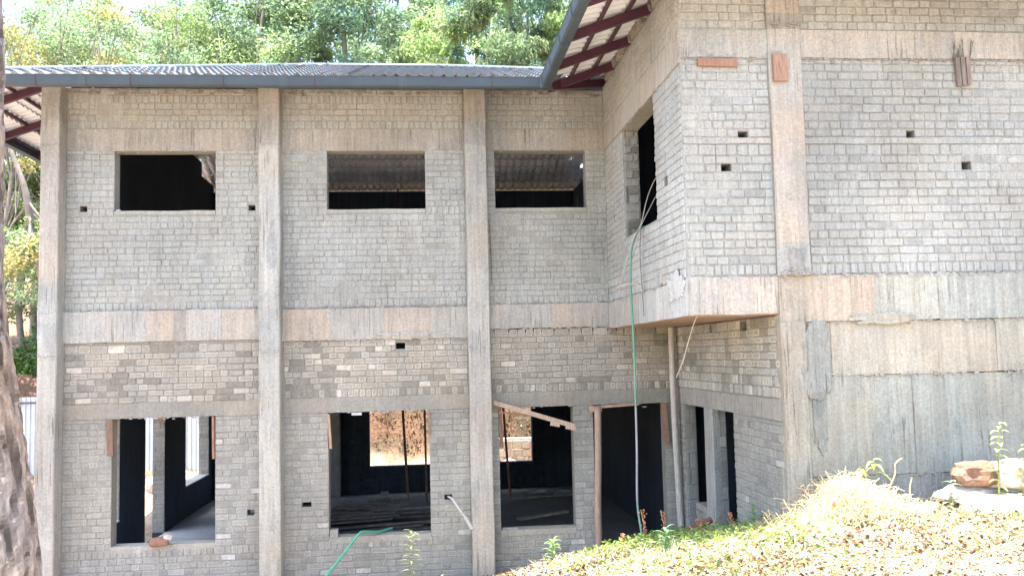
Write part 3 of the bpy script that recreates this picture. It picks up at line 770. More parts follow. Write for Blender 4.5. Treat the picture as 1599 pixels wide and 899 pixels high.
def smooth(t): t = np.clip(t, 0, 1); return t*t*(3-2*t)
def height(x, y):
    x = np.asarray(x, float); y = np.asarray(y, float)
    xc = np.clip(x, -12, 12); yc = np.clip(y, -16, 0)
    d = np.sqrt((xc[..., None]-CP_[:, 0])**2+(yc[..., None]-CP_[:, 1])**2)
    h = (np.where(d > 0, d*d*np.log(d+1e-9), 0)@TW[:-3])+TW[-3]+TW[-2]*xc+TW[-1]*yc
    h = np.clip(h, -0.2, 1.5)
    right = (x > 9.8)
    foot = ((y >= -0.02) & (x < 3.3)) | ((x > 3.3) & (x < 9.5) & (y > YR+0.1))
    h = np.where(foot, -0.15, h)
    h = np.where(y > 0.3, np.where(right, 1.2*smooth(1-(y-.3)/6)-.15*0, -0.15), h)
    # cut bank behind the building, rising hill beyond
    yb = 9.6+4.9*smooth((-3.2-x)/2.5)
    t = y-yb
    wob = 0.35*np.sin(x*1.7)+0.25*np.sin(x*3.9+1)
    lowf = smooth(t/1.3)*0.50
    bank = smooth((t-1.1+wob*.35)/0.9)*2.0+np.clip(t-2.0, 0, 60)*0.22
    h = h+np.where(t > 0, lowf+bank, 0)
    return h
def hz(x, y): return float(height(np.array([x]), np.array([y]))[0])
xs = np.r_[np.linspace(-90, -14, 24)[:-1], np.linspace(-14, -5, 40)[:-1], np.linspace(-5, 8, 190)[:-1], np.linspace(8, 14, 24)[:-1], np.linspace(14, 90, 24)]
ys = np.r_[np.linspace(-60, -16, 12)[:-1], np.linspace(-16, -7.5, 30)[:-1], np.linspace(-7.5, 0.3, 125)[:-1], np.linspace(.3, 9, 16)[:-1], np.linspace(9, 19, 80)[:-1], np.linspace(19, 140, 40)]
X, Y = np.meshgrid(xs, ys); Z = height(X, Y)
for i in range(Z.shape[0]):
    for j in range(Z.shape[1]):
        x, y = X[i, j], Y[i, j]
        if abs(x) < 16 and -16 < y < 24 and not (0 < y < 8.6 and -5 < x < 9.5):
            a = 0.065 if y < 1 else 0.18
            Z[i, j] += a*mnoise.fractal(Vector((x*1.9, y*1.9, 0)), 0.8, 2.0, 4)
nx, ny = len(xs), len(ys)
me = bpy.data.meshes.new('ground'); idx = np.arange(nx*ny).reshape(ny, nx)
F_ = np.stack([idx[:-1, :-1], idx[:-1, 1:], idx[1:, 1:], idx[1:, :-1]], -1).reshape(-1, 4)
me.from_pydata(np.stack([X, Y, Z], -1).reshape(-1, 3).tolist(), [], F_.tolist()); me.materials.append(MT['ground'])
me.polygons.foreach_set('use_smooth', [True]*len(me.polygons))
go = bpy.data.objects.new('ground', me); COL.objects.link(go); tag(go, kind='structure')

# ------------------------------------------------------------------ leaf soup helper (numpy)
def leaf_mesh(name, C, size, mat, tints, droop=0.0, flat=0.0, elong=2.2, parent=None, fold=True):
    """C: (n,3) centres. each leaf is a pointed two-face blade"""
    n = len(C)
    th = rng.uniform(0, 2*np.pi, n); el = rng.normal(0, 0.6, n)*(1-flat)-droop
    d = np.stack([np.cos(th)*np.cos(el), np.sin(th)*np.cos(el), np.sin(el)], -1)
    r = rng.normal(0, 1, (n, 3)); 
    if flat: r = r*(1-flat)+np.array([0, 0, 1.0])*flat*2
    s = np.cross(d, r); s /= np.linalg.norm(s, axis=1)[:, None]+1e-9
    nn = np.cross(s, d)
    L = (size*rng.uniform(0.6, 1.4, n))[:, None]; Wd = L/elong
    a = C-d*L*.5; b = C+s*Wd*.5+nn*Wd*.12; c = C+d*L*.5-nn*L*.08; e = C-s*Wd*.5+nn*Wd*.12; m = C
    V = np.stack([a, b, c, e], 1).reshape(-1, 3)
    base = np.arange(n)*4
    Fc = np.stack([np.stack([base, base+1, base+2], -1), np.stack([base, base+2, base+3], -1)], 1).reshape(-1, 3)
    me = bpy.data.meshes.new(name)
    me.vertices.add(len(V)); me.vertices.foreach_set('co', V.ravel())
    me.loops.add(len(Fc)*3); me.loops.foreach_set('vertex_index', Fc.ravel().astype(np.int32))
    me.polygons.add(len(Fc)); me.polygons.foreach_set('loop_start', np.arange(0, len(Fc)*3, 3, dtype=np.int32))
    me.polygons.foreach_set('loop_total', np.full(len(Fc), 3, np.int32))
    at = me.attributes.new('tint', 'FLOAT_COLOR', 'FACE')
    col = np.ones((len(Fc), 4), np.float32); col[:, :3] = np.repeat(tints, 2, axis=0); at.data.foreach_set('color', col.ravel())
    me.materials.append(mat); me.update(); me.validate()
    o = bpy.data.objects.new(name, me); COL.objects.link(o)
    if parent: o.parent = parent; o.matrix_parent_inverse = parent.matrix_world.inverted()
    return o

# ------------------------------------------------------------------ trees
def tree(x, y, h, rad, crown_base, nclump, nleaf, leafsize, palette, label, trunk_r=0.16, lean=(0, 0), droop=0.2, spread=0.55, elong=2.2, curve=None, nlimb=16, twigs=0, group=None, seed=0):
    R = random.Random(seed+int(x*10)); z0 = hz(x, y)-.2
    T = empty('tree', (x, y, z0), label, 'tree', group)
    if curve: path = [Vector(p) for p in curve]
    else:
        path = [Vector((x, y, z0))]
        for k in range(1, 6):
            f = k/5; path.append(Vector((x+lean[0]*f+R.uniform(-.2, .2), y+lean[1]*f+R.uniform(-.2, .2), z0+h*0.85*f)))
    pc = catmull(path, 6); mb = MB(); n = len(pc)
    mb.tube(pc, [trunk_r*(1-0.8*i/n) for i in range(n)], 9); mb.build('trunk', MT['twig'], T, True)
    top = path[-1]; cen = Vector((x+lean[0], y+lean[1], z0+(crown_base+h)/2)); rz = (h-crown_base)/2
    cl = []
    while len(cl) < nclump:
        v = Vector((R.uniform(-1, 1), R.uniform(-1, 1), R.uniform(-1, 1)))
        if v.length > 1 or v.length < 0.3: continue
        k = 1-0.35*max(0, v.z)
        cl.append(cen+Vector((v.x*rad*k, v.y*rad*k, v.z*rz)))
    mb = MB()
    for c in cl[:nlimb]:
        f = min(0.95, max(0.3, (c.z-z0)/h*0.7)); i = min(n-1, int(f*n)); a = pc[i]
        mid = (a+c)/2+Vector((R.uniform(-.3, .3), R.uniform(-.3, .3), -0.3*R.random()))
        q = catmull([a, mid, c], 4); m = len(q); r0_ = trunk_r*(1-0.8*i/n)*0.5
        mb.tube(q, [max(0.008, r0_*(1-k/m)) for k in range(m)], 5)
        for _ in range(twigs):
            b = c+Vector((R.gauss(0, .7), R.gauss(0, .7), R.gauss(.5, .6))); mb.tube([mid.lerp(c, R.random()), (c+b)/2, b], [0.018, .012, .005], 4)
    mb.build('limbs', MT['twig'], T, True)
    per = max(1, int(nleaf*1.5)//nclump); Cs = []; Ts = []
    for c in cl:
        rr = spread*R.uniform(0.6, 1.35)
        p = rng.normal(0, 1, (per, 3)); p /= np.linalg.norm(p, axis=1)[:, None]; p *= (rng.uniform(0, 1, (per, 1))**0.45)*rr; p[:, 2] *= 0.7
        Cs.append(p+np.array(c)); pal = np.array(palette[R.randrange(len(palette))])
        bright = R.uniform(0.75, 1.3)
        Ts.append(pal*bright*rng.uniform(0.7, 1.35, (per, 1)))
    leaf_mesh('crown', np.concatenate(Cs), leafsize, MT['leaf'], np.concatenate(Ts), droop=droop, elong=elong, parent=T)
    return T
GR = (1.0, 1.12, 1.0); YG = (1.42, 1.52, 1.08); BG = (.9, 1.15, 1.3); LG = (1.6, 1.6, 1.3); OR = (1.9, 1.4, .95); PG = (1.45, 1.6, 1.6)
gg = 'trees on the slope behind the building'
# right: bright drooping foliage above the roof, px 620-880
tree(3.1, 15.2, 13.0, 2.7, 4.0, 80, 21000, .20, [YG, GR, LG, BG], 'bright green tree with drooping leaves just left of the right roof gutter', .22, droop=.75, elong=3.0, spread=.62, seed=1)
tree(0.6, 16.5, 11.0, 1.9, 4.5, 50, 11000, .19, [YG, YG, LG], 'yellow-green drooping tree behind the roof ridge', .18, droop=.75, elong=3.0, seed=2)
# centre, feathery
tree(-2.6, 18.0, 14.5, 2.6, 4.5, 70, 17000, .15, [PG, PG, BG, GR], 'feathery pale green tree behind the middle of the long roof', .2, spread=.7, seed=3, twigs=1)
tree(-5.4, 18.5, 14.5, 2.5, 5, 70, 16000, .15, [PG, LG, GR], 'dense feathery tree left of the roof middle', .2, spread=.7, seed=4, twigs=1)
tree(-1.0, 22.5, 15, 2.6, 6, 50, 9000, .17, [BG, GR, PG], 'dark-stemmed tree seen in the gap between the feathery and the yellow-green tree', .2, seed=5, twigs=1)
# left, thin and open against the white sky
tree(-8.3, 17.5, 12.5, 2.2, 4.5, 46, 6500, .13, [LG, YG, PG], 'thin open tree with bare forked stems left of the feathery trees', .11, spread=.6, seed=6, nlimb=30, twigs=2, lean=(.6, 0))
tree(-10.6, 17.0, 12.5, 2.0, 4.5, 34, 3600, .13, [PG, LG, OR], 'thin tree with scattered orange leaves above the left roof corner', .10, spread=.6, seed=7, nlimb=26, twigs=2, lean=(.5, 0))
tree(-12.6, 16.2, 12.5, 1.8, 2.5, 36, 3600, .12, [OR, LG, PG], 'orange-leaved tree at the upper left edge', .12, spread=.55, seed=8, nlimb=22, twigs=2)
tree(-6.8, 20.5, 13.5, 2.4, 5, 60, 12000, .15, [PG, LG, YG], 'pale feathery tree between the thin open tree and the dense feathery one', .14, spread=.65, seed=31, twigs=1)
tree(-11.6, 21.5, 13.0, 2.4, 4.5, 54, 9000, .14, [LG, PG, YG], 'light green tree behind the tree with scattered orange leaves', .12, spread=.65, seed=32, twigs=1, nlimb=22)
tree(-8.9, 24.5, 14.5, 2.4, 5.5, 54, 9000, .16, [PG, BG], 'blue-green tree behind the thin open tree with forked stems', .13, spread=.65, seed=33, twigs=1, nlimb=22)
tree(-13.2, 19.0, 12.0, 2.2, 4.0, 60, 7500, .12, [LG, PG, OR], 'pale open tree behind the orange-leaved tree at the upper left', .12, spread=.65, seed=41, twigs=2, nlimb=26)
tree(-7.4, 16.2, 11.4, 1.7, 4.8, 40, 5000, .11, [PG, LG], 'small feathery tree low above the left part of the long roof', .09, spread=.55, seed=42, twigs=2, nlimb=26)
tree(-9.6, 18.8, 11.8, 1.9, 4.8, 50, 6500, .12, [PG, LG, OR], 'pale fine-leaved tree between the orange-leaved and the forked trees', .10, spread=.6, seed=43, twigs=2, nlimb=26)
tree(-11.9, 18.0, 13.2, 2.1, 5.0, 56, 7000, .12, [PG, LG, PG], 'pale leafy tree filling the upper left corner between two orange-leaved trees', .11, spread=.7, seed=51, twigs=2, nlimb=26)
tree(-8.9, 20.3, 14.2, 2.3, 5.5, 60, 8000, .13, [PG, LG], 'pale leafy tree in the sky gap left of the dense feathery trees', .12, spread=.7, seed=52, twigs=2, nlimb=26)
tree(-14.0, 24.0, 15.0, 2.8, 5.5, 60, 8000, .15, [PG, LG], 'tall pale tree rising behind the upper left corner trees', .13, spread=.8, seed=53, twigs=1, nlimb=24)
# left strip below the eave
tree(-10.2, 12.9, 7.0, 1.2, 5.2, 22, 2600, .12, [OR, YG, PG], 'slender curved trunk with orange leaves behind the left corner column', .19, spread=.5, seed=9,
     curve=[(-10.0, 12.9, 0.0), (-9.85, 12.9, 3.0), (-10.05, 12.6, 5.2), (-10.3, 12.4, 6.7), (-10.45, 12.3, 7.6), (-10.9, 12.3, 8.8)])
tree(-12.2, 19.5, 9.5, 2.3, .8, 60, 15000, .15, [YG, LG, YG, GR], 'yellow-green bushy tree low behind the corrugated fence', .12, spread=.65, seed=10)
tree(-14.2, 22.0, 11.0, 2.6, 1.5, 50, 9000, .17, [LG, GR, OR], 'bushy tree at the far left behind the curved trunk', .14, spread=.7, seed=12)
tree(-14.5, 29, 15.0, 3.0, 4.5, 40, 6000, .2, [PG, LG], 'distant pale tree behind the orange-leaved trees', .16, spread=.8, seed=13, twigs=1)
tree(-9.5, 29, 14.5, 3.0, 4.5, 40, 5500, .2, [PG, LG], 'distant pale tree behind the thin open tree', .16, spread=.8, seed=14, twigs=1)
tree(-4.0, 28, 17.5, 3.2, 6.0, 50, 9000, .22, [BG, GR], 'tall distant tree behind the feathery trees', .2, spread=.9, seed=15)
tree(2.2, 24, 17, 3.2, 6.0, 60, 12000, .22, [GR, BG], 'tall dark green tree behind the drooping tree', .2, spread=.9, seed=16)
# low scrub on the cut bank
def scrub(name, label, x0, x1, y0, y1, n, size, pal, cat='bushes', hh=.5):
    x = rng.uniform(x0, x1, n); y = rng.uniform(y0, y1, n); z = height(x, y)+rng.uniform(0, 1, n)**1.6*hh*(0.5+0.5*np.sin(x*3.1)*np.sin(y*2.3+x))
    pal = np.array(pal); t = pal[rng.integers(0, len(pal), n)]*rng.uniform(.6, 1.4, (n, 1))
    return tag(leaf_mesh(name, np.stack([x, y, z], -1), size, MT['litter'], t), label, cat, kind='stuff')
scrub('dry_scrub', 'dry brown scrub on the cut bank behind the building', -4, 5, 11.6, 16, 9000, .14, [(.9, .85, .6), (1, .7, .4), (.5, .7, .3)], hh=.8)
scrub('dry_scrub', 'brown creepers and roots hanging on the cut face behind the back windows', -4, 5, 10.9, 12.0, 7000, .07, [(.5, .4, .28), (.7, .5, .35), (.35, .38, .2), (1.1, .9, .7)], hh=.25)
scrub('hedge', 'green undergrowth on the slope behind the corrugated fence', -15, -8.5, 17.0, 19.5, 9000, .14, [(.4, .9, .25), (.6, 1.1, .3), (.3, .6, .3)], hh=1.5)

# ------------------------------------------------------------------ corrugated fence
fn = empty('corrugated_fence', (-9, 13.7, 0), 'pale corrugated metal sheet fence behind the left corner of the building', 'fence')
def corr(x0, x1, y, z0, z1, t):
    mb = MB(); n = int((x1-x0)/0.125)*4; pr = [0, 0, .03, .03]
    xs_ = []; x = x0; i = 0
    prof = [(0, 0), (.075, 0), (.085, .03), (.115, .03)]
    while x < x1:
        for dx, dy in prof:
            if x+dx <= x1: xs_.append((x+dx, y-dy))
        x += .125
    for (a, ya), (b, yb_) in zip(xs_[:-1], xs_[1:]):
        mb.quad([(a, ya, z0), (b, yb_, z0), (b, yb_, z1), (a, ya, z1)], t)
        mb.quad([(a, ya+.003, z0), (a, ya+.003, z1), (b, yb_+.003, z1), (b, yb_+.003, z0)], t)
    return mb
x = -14.0
while x < -4.2:
    corr(x, x+0.99, 13.7+random.uniform(-.01, .01), hz(x, 13.7)-.05, 1.97+random.uniform(-.02, .02), g((1, 1, 1), .08)).build('fence_sheet', MT['fence'], fn)
    mb = MB(); mb.box(x-.03, x+.03, 13.74, 13.80, -.3, 2.03); mb.build('fence_post', MT['rail'], fn); x += 1.0
mb = MB(); mb.box(-14, -4.2, 13.64, 13.66, 1.80, 1.85); mb.build('fence_rail', MT['rail'], fn)
mb = MB(); mb.box(-14, -4.2, 13.73, 13.77, 1.0, 1.05); mb.build('fence_rail', MT['rail'], fn)

# ------------------------------------------------------------------ big foreground trunk
bt = empty('large_tree', (-3.15, -5.7, hz(-3.15, -5.7)-.2), 'large dark-barked tree trunk at the left edge in front of the building', 'tree')
def bark(path, rads, n=72, m=210):
    mb = MB(); pc = catmull(path, 40); L = len(pc)-1
    rr = np.interp(np.linspace(0, 1, m), np.linspace(0, 1, len(rads)), rads)
    for i in range(m):
        f = i/(m-1)*L; a = int(min(L-1, f)); p = pc[a].lerp(pc[a+1], f-a)
        for k in range(n):
            th = 2*math.pi*k/n; z = p.z
            w = abs(mnoise.noise(Vector((math.cos(th)*5.5, math.sin(th)*5.5, z*2.6))))
            w2 = mnoise.fractal(Vector((math.cos(th)*3, math.sin(th)*3, z*1.1)), .8, 2, 4)
            w3 = abs(mnoise.noise(Vector((math.cos(th)*14, math.sin(th)*14, z*8))))
            r = rr[i]*(1+.05*w2)-0.030*(1-min(1, w*4.5))-0.012*(1-min(1, w3*4))
            r += 0.10*max(0, (1.15-z))*(0.6+.4*math.cos(3*th+1))
            mb.v.append((p.x+math.cos(th)*r, p.y+math.sin(th)*r, z))
    for i in range(m-1):
        for k in range(n):
            k2 = (k+1) % n; mb.f.append((i*n+k, i*n+k2, (i+1)*n+k2, (i+1)*n+k))
            th = 2*math.pi*k/n; z = mb.v[i*n+k][2]
            w = abs(mnoise.noise(Vector((math.cos(th)*5.5, math.sin(th)*5.5, z*2.6))))
            q = mnoise.noise(Vector((th*1.2, z*1.3, 5)))
            t = 0.38+0.85*min(1, w*4.5); mb.c.append((t*(1+.12*q), t, t*(1-.12*q)))
    return mb
bark([(-2.86, -5.7, .3), (-2.90, -5.7, 1.4), (-3.00, -5.7, 2.4), (-3.12, -5.7, 3.4), (-3.155, -5.7, 4.9), (-3.30, -5.7, 7.5), (-3.45, -5.6, 10)],
     [.52, .42, .385, .37, .37, .34, .28]).build('trunk', MT['bark'], bt, False)
mb = MB()
for k in range(7):
    th = k*0.9+.5; a = Vector((-3.4, -5.65, 8.3+k*.25)); b = a+Vector((math.cos(th)*2.2-.6, math.sin(th)*2.2, 2.6)); mb.tube(catmull([a, (a+b)/2+Vector((0, 0, .3)), b], 5), [.16*(1-i/12) for i in range(11)], 8)
mb.build('limbs', MT['bark'], bt, True)
nC = 9000; ctr = np.array([-4.6, -6.2, 11.6]); p = rng.normal(0, 1, (nC, 3))*np.array([1.1, 1.1, .6])+ctr
leaf_mesh('crown', p, .12, MT['leaf'], np.array(GR)*rng.uniform(.7, 1.5, (nC, 1)), parent=bt)

# ================================================================== LOOSE THINGS
def one(mb, name, mat, label, cat, group=None, smooth=False, kind=None):
    o = mb.build(name, MT[mat], None, smooth); return tag(o, label, cat, group, kind)
def board(name, a, b, w, h, mat, label, cat='board', upv=(0, 0, 1), t=(1, 1, 1), group=None, j=.004):
    mb = MB(); a = Vector(a); b = Vector(b); n = 4
    for i in range(n):          # slightly warped: short lengths end to end
        pass
    mb.beam(a, b, w, h, t, upv, j); return one(mb, name, mat, label, cat, group)
# wooden boards left in the masonry
board('formwork_board', (2.63, YR-.02, 5.555), (3.02, YR-.02, 5.55), .04, .075, 'redwood', 'reddish board laid flat in the brickwork near the top of the projecting corner room', t=(1.15, .95, .85))
board('formwork_board', (3.43, YR-.06, 5.63), (3.43, YR-.06, 5.365), .14, .04, 'redwood', 'pinkish upright board stub on the concrete column right of the corner room', upv=(0, 1, 0), t=(1.25, 1.15, 1.05))
b_ = MB()
for k in range(3): b_.beam((5.26+k*.05, YR-.035-.008*k, 5.62), (5.27+k*.05, YR-.035, 5.33+.01*k), .044, .035, g((.78, .9, 1.0), .15), (0, 1, 0), .004)
one(b_, 'formwork_board', 'redwood', 'weathered grey-brown grooved board hanging under the lintel at the upper right', 'board')
tw = MB()
for k in range(14):
    a = Vector((5.30+random.uniform(-.10, .10), YR-.03, 5.60)); tw.tube([a, a+Vector((random.uniform(-.03, .05), -.02, random.uniform(.05, .22)))], .003, 4, (.5, .6, .5))
one(tw, 'weed', 'twig', 'small dry weed sprouting from the ledge above the grooved board', 'weed')
board('board', (-3.995, -.02, 2.115), (-3.975, -.02, 1.66), .075, .03, 'redwood', 'brown upright board at the left side of the lower left window', upv=(0, 1, 0), t=(.8, .7, .65))
board('board', (-2.725, -.0, 2.115), (-2.72, -.0, 1.58), .03, .05, 'redwood', 'thin orange-brown board at the right side of the lower left window', upv=(0, 1, 0), t=(1.2, .95, .85))
board('board', (-1.275, -.01, 2.10), (-1.25, -.01, 1.66), .035, .04, 'wood', 'pinkish narrow board at the left side of the lower middle window', upv=(0, 1, 0), t=(1.1, .9, .8))
board('board', (.945, -.01, 2.11), (.96, -.01, 1.60), .05, .04, 'redwood', 'brown upright board at the left side of the lower window beside the doorway', upv=(0, 1, 0), t=(.85, .75, .7))
board('board', (.015, -.01, 2.11), (.02, -.01, 1.8), .03, .04, 'redwood', 'short brown board at the right side of the lower middle window', upv=(0, 1, 0))
board('timber', (.86, -.09, 2.19), (1.92, -.13, 1.855), .05, .055, 'wood', 'pale timber leaning diagonally across the lower window beside the doorway', 'timber', t=(1.15, 1.05, .98))
board('block', (1.60, -.12, 1.90), (1.72, -.12, 1.875), .05, .05, 'wood', 'small wood block nailed under the middle of the diagonal timber', 'block', t=(1.2, 1.12, 1.05))
board('block', (1.80, -.13, 1.85), (1.93, -.13, 1.82), .05, .05, 'wood', 'small wood block nailed under the right end of the diagonal timber', 'block', t=(1.2, 1.1, 1.05))
board('stick', (.93, -.02, 2.06), (1.35, .05, 2.00), .03, .02, 'wood', 'thin orange slat behind the upper end of the diagonal timber', 'stick', t=(1.0, .75, .6))
board('stick', (1.14, .02, 1.98), (1.33, .03, 1.965), .03, .02, 'wood', 'short pale slat hanging below the diagonal timber', 'stick', t=(1.5, 1.4, 1.3))
mb = MB(); mb.tube(catmull([(2.24, -.08, 2.10), (2.225, -.08, 1.4), (2.20, -.09, .8), (2.195, -.11, .12)], 8), [.047]*25+[.05], 9, (1.0, .92, .86))
one(mb, 'wooden_pole', 'wood', 'pinkish wooden pole standing in the left side of the doorway', 'pole', smooth=True)
board('board', (2.13, -.045, 2.085), (2.80, -.045, 2.112), .04, .035, 'wood', 'pale board along the top of the doorway', t=(1.05, .92, .82))
board('block', (2.13, -.05, 2.055), (2.30, -.05, 2.06), .05, .05, 'wood', 'small wood block at the top left corner of the doorway', 'block', t=(1.05, .95, .88))
board('board', (3.145, -.04, 2.12), (3.175, -.05, 1.57), .06, .04, 'redwood', 'orange-brown board hanging at the top right side of the doorway', upv=(0, 1, 0), t=(1.05, .85, .75))
mb = MB(); pp = [(3.25, -.16, 3.12), (3.245, -.17, 2.3), (3.255, -.18, 1.4), (3.28, -.2, .25)]
mb.tube(catmull(pp, 8), .040, 10, (1.4, 1.6, 1.75)); one(mb, 'drain_post', 'wood', 'grey post in the inner corner supporting the overhang beside the doorway', 'post', smooth=True)
# hoses and wires
hp = [(2.62, -2.02, 4.26), (2.50, -2.02, 4.215), (2.40, -2.02, 4.17), (2.345, -2.02, 4.06), (2.30, -2.02, 3.90), (2.288, -2.01, 3.5), (2.30, -2.0, 2.94), (2.30, -2.0, 2.44), (2.295, -2.0, 1.74), (2.28, -2.0, 1.18), (2.30, -2.03, .90), (2.335, -2.1, .60), (2.40, -2.25, .585)]
mb = MB(); c = catmull(hp, 8); mb.tube(c, .012, 10); 
tt = []
for i in range(len(c)-1):
    z = c[i].z; t = (1, 1, 1) if z > 2.7 else ((1.5, 1.05, 1.1) if z > 2.2 else ((3.2, 1.15, 1.7) if z > 1.2 else (2.0, 1.05, 1.2)))
    tt += [t]*10
mb.c[:len(tt)] = tt
one(mb, 'hanging_hose', 'hose', 'long green hose hanging from the side window down to the ground', 'hose', smooth=True)
hp = [(-.50, .3, .56), (-.66, .05, .57), (-.77, -.08, .60), (-.87, -.2, .615), (-.98, -.28, .50), (-1.12, -.32, .33), (-1.32, -.38, .10), (-1.5, -.5, -.06), (-1.9, -.8, -.06)]
mb = MB(); mb.tube(catmull(hp, 8), .018, 10, (.8, 1.25, 1.15)); one(mb, 'garden_hose', 'hose', 'green hose coming out over the sill of the lower middle window', 'hose', smooth=True)
def wire(pts, r, label, t=(1, 1, 1), n=8): mb = MB(); mb.tube(catmull(pts, n), r, 5, t); one(mb, 'wire', 'wire', label, 'wire', smooth=True)
wire([(2.75, -2.3, 4.82), (2.60, -2.2, 4.76), (2.50, -2.1, 4.55), (2.42, -2.05, 4.24), (2.33, -2.03, 4.06), (2.22, -2.0, 3.72), (2.15, -2.0, 3.45)], .006, 'pale wire looping out highest from the side window and down the wall', (1.3, 1.3, 1.3))
wire([(2.75, -2.3, 4.6), (2.60, -2.2, 4.56), (2.50, -2.1, 4.38), (2.41, -2.05, 4.19), (2.36, -2.04, 4.0), (2.27, -2.0, 3.7), (2.19, -2.0, 3.2)], .006, 'thin wire below the looping wire at the side window', (1.1, 1.1, 1.1))
wire([(2.42, -2.04, 4.18), (2.40, -2.03, 3.9), (2.415, -2.03, 3.4), (2.42, -2.03, 3.2)], .004, 'thin dark wire hanging straight just right of the green hose', (.4, .4, .45))
wire([(2.13, -2.0, 3.53), (2.25, -2.03, 3.56), (2.36, -2.04, 3.55), (2.41, -2.04, 3.48)], .006, 'short pale wire tied across the green hose', (1.7, 1.7, 1.7))
wire([(2.58, -3.58, 3.6), (2.56, -3.66, 3.25), (2.53, -3.5, 3.05), (2.50, -3.4, 2.88), (2.44, -3.4, 2.70), (2.40, -3.3, 2.55)], .005, 'pale string hanging below the corner of the overhang', (1.4, 1.35, 1.2))
wire([(2.44, -.12, 3.10), (2.38, -.10, 3.0), (2.30, -.06, 2.93)], .006, 'short wire end under the inner corner of the overhang', (1.2, 1.1, .9))
wire([(.86, -.015, 4.62), (.875, -.015, 4.2), (.88, -.015, 3.75)], .003, 'thin dark cable down the brickwork right of the third column', (.3, .3, .3))
mb = MB(); mb.tube(catmull([(.25, .0, .99), (.30, -.10, .97), (.38, -.18, .86), (.47, -.2, .73), (.50, -.2, .66)], 6), .013, 7)
mb.tube(catmull([(.455, -.2, .76), (.49, -.21, .70), (.54, -.21, .61)], 4), .026, 7)
one(mb, 'plastic_pipe', 'white', 'white bent plastic pipe sticking out of the wall left of the third column', 'pipe', smooth=True)
mb = MB(); mb.tube([(2.70, -2.2, .82), (3.06, -2.15, .965)], .035, 10); one(mb, 'rusty_pipe', 'rust', 'dark red pipe lying on the ground below the perpendicular wall', 'pipe', smooth=True)
mb = MB(); mb.box(-.98, -.85, -.012, -.004, 2.075, 2.11); one(mb, 'paper_label', 'white', 'small white label at the top edge of the lower middle window', 'label')
# rocks and blocks
def rock(name, c, s, mat, label, cat, t=(1, 1, 1), seed=0, sub=3, flat=False):
    import bmesh
    bm = bmesh.new(); bmesh.ops.create_icosphere(bm, subdivisions=sub, radius=1)
    mb = MB()
    for v in bm.verts:
        p = v.co.copy(); q = Vector((math.copysign(abs(p.x)**.8, p.x), math.copysign(abs(p.y)**.8, p.y), math.copysign(abs(p.z)**.8, p.z)))
        q *= 1+.30*mnoise.noise(p*1.3+Vector((seed, 0, 0)))+.1*mnoise.noise(p*4+Vector((seed, 0, 0)))
        mb.v.append((c[0]+q.x*s[0], c[1]+q.y*s[1], c[2]+q.z*s[2]))
    for f in bm.faces: mb.f.append(tuple(v.index for v in f.verts)); mb.c.append(g(t, .1))
    bm.free(); return one(mb, name, mat, label, cat)
rock('broken_brick', (-3.37, -.06, .585), (.125, .07, .06), 'redrock', 'pinkish broken block lying on the sill of the lower left window', 'block', (1.2, 1.0, .95), 3)
rock('stone_chip', (-3.27, -.04, .63), (.06, .05, .04), 'stone', 'pale chip on top of the broken block on the sill', 'stone', (1.0, 1.0, 1.0), 9)
mb = MB(); mb.box(-1.27, -1.17, -.02, .12, .535, .63, (1, 1, 1), .004); one(mb, 'brick_offcut', 'lower', 'grey brick piece on the left end of the lower middle sill', 'brick')
mb = MB(); mb.box(.96, 1.15, .02, .1, .533, .55, (1.2, 1.3, 1.4), .003); one(mb, 'brick_offcut', 'lower', 'flat pale slab piece on the sill beside the third column', 'slab')
mb = MB(); mb.box(-3.95, -3.90, .0, .05, 4.77, 4.79, (1.5, 1.5, 1.5), .004); one(mb, 'mortar_lump', 'crumb', 'small white lump in the lower left corner of the upper left window', 'lump')
mb = MB(); mb.box(-1.74, -1.52, -.018, .0, 5.40, 5.505, (1.02, 1.0, .98), .003); one(mb, 'filled_hole', 'upper', 'single larger block set in the brickwork high beside the second column', 'block')
mb = MB(); mb.box(-3.32, -3.12, 3.55, 3.7, 1.92, 2.12, (1.2, 1.05, .95), .003); 
rock('boulder', (4.93, -4.0, 1.63), (.20, .16, .11), 'redrock', 'reddish brown boulder leaning on the retaining wall at the right', 'rock', (1.1, .95, .85), 5)
rock('boulder', (5.28, -3.95, 1.60), (.26, .18, .13), 'stone', 'pale sunlit boulder right of the reddish one', 'rock', (1.35, 1.35, 1.35), 7)
rock('boulder', (4.83, -3.98, 1.45), (.22, .15, .08), 'stone', 'grey flat rock under the reddish boulder', 'rock', (.8, .85, .9), 8)
rock('boulder', (4.98, -4.25, 1.36), (.30, .2, .12), 'stone', 'chalky white rock in front of the stacked boulders', 'rock', (1.6, 1.6, 1.6), 12)
rock('boulder', (3.42, -4.2, 1.22), (.13, .1, .07), 'stone', 'small pale rock at the foot of the dry brush heap', 'rock', (1.5, 1.45, 1.35), 13)
for i in range(16):
    bx = -1.6+i*.14+random.uniform(-.1, .1)
    rock('rubble_stone', (bx, 10.15+random.uniform(-.2, .35), hz(bx, 10.2)+.05), (random.uniform(.06, .14), .1, random.uniform(.04, .1)), 'stone',
         'pale stone in the sunlit rubble outside the back opening of the middle room', 'stone', (1.0, .92, .85), 40+i)['group'] = 'rubble outside the back opening'
board('formwork_board', (-4.46, 3.775, 2.11), (-4.46, 3.775, 1.84), .15, .03, 'redwood', 'orange board at the top of the brick pier seen through the lower left window', upv=(0, 1, 0), t=(1.3, 1.1, .95))
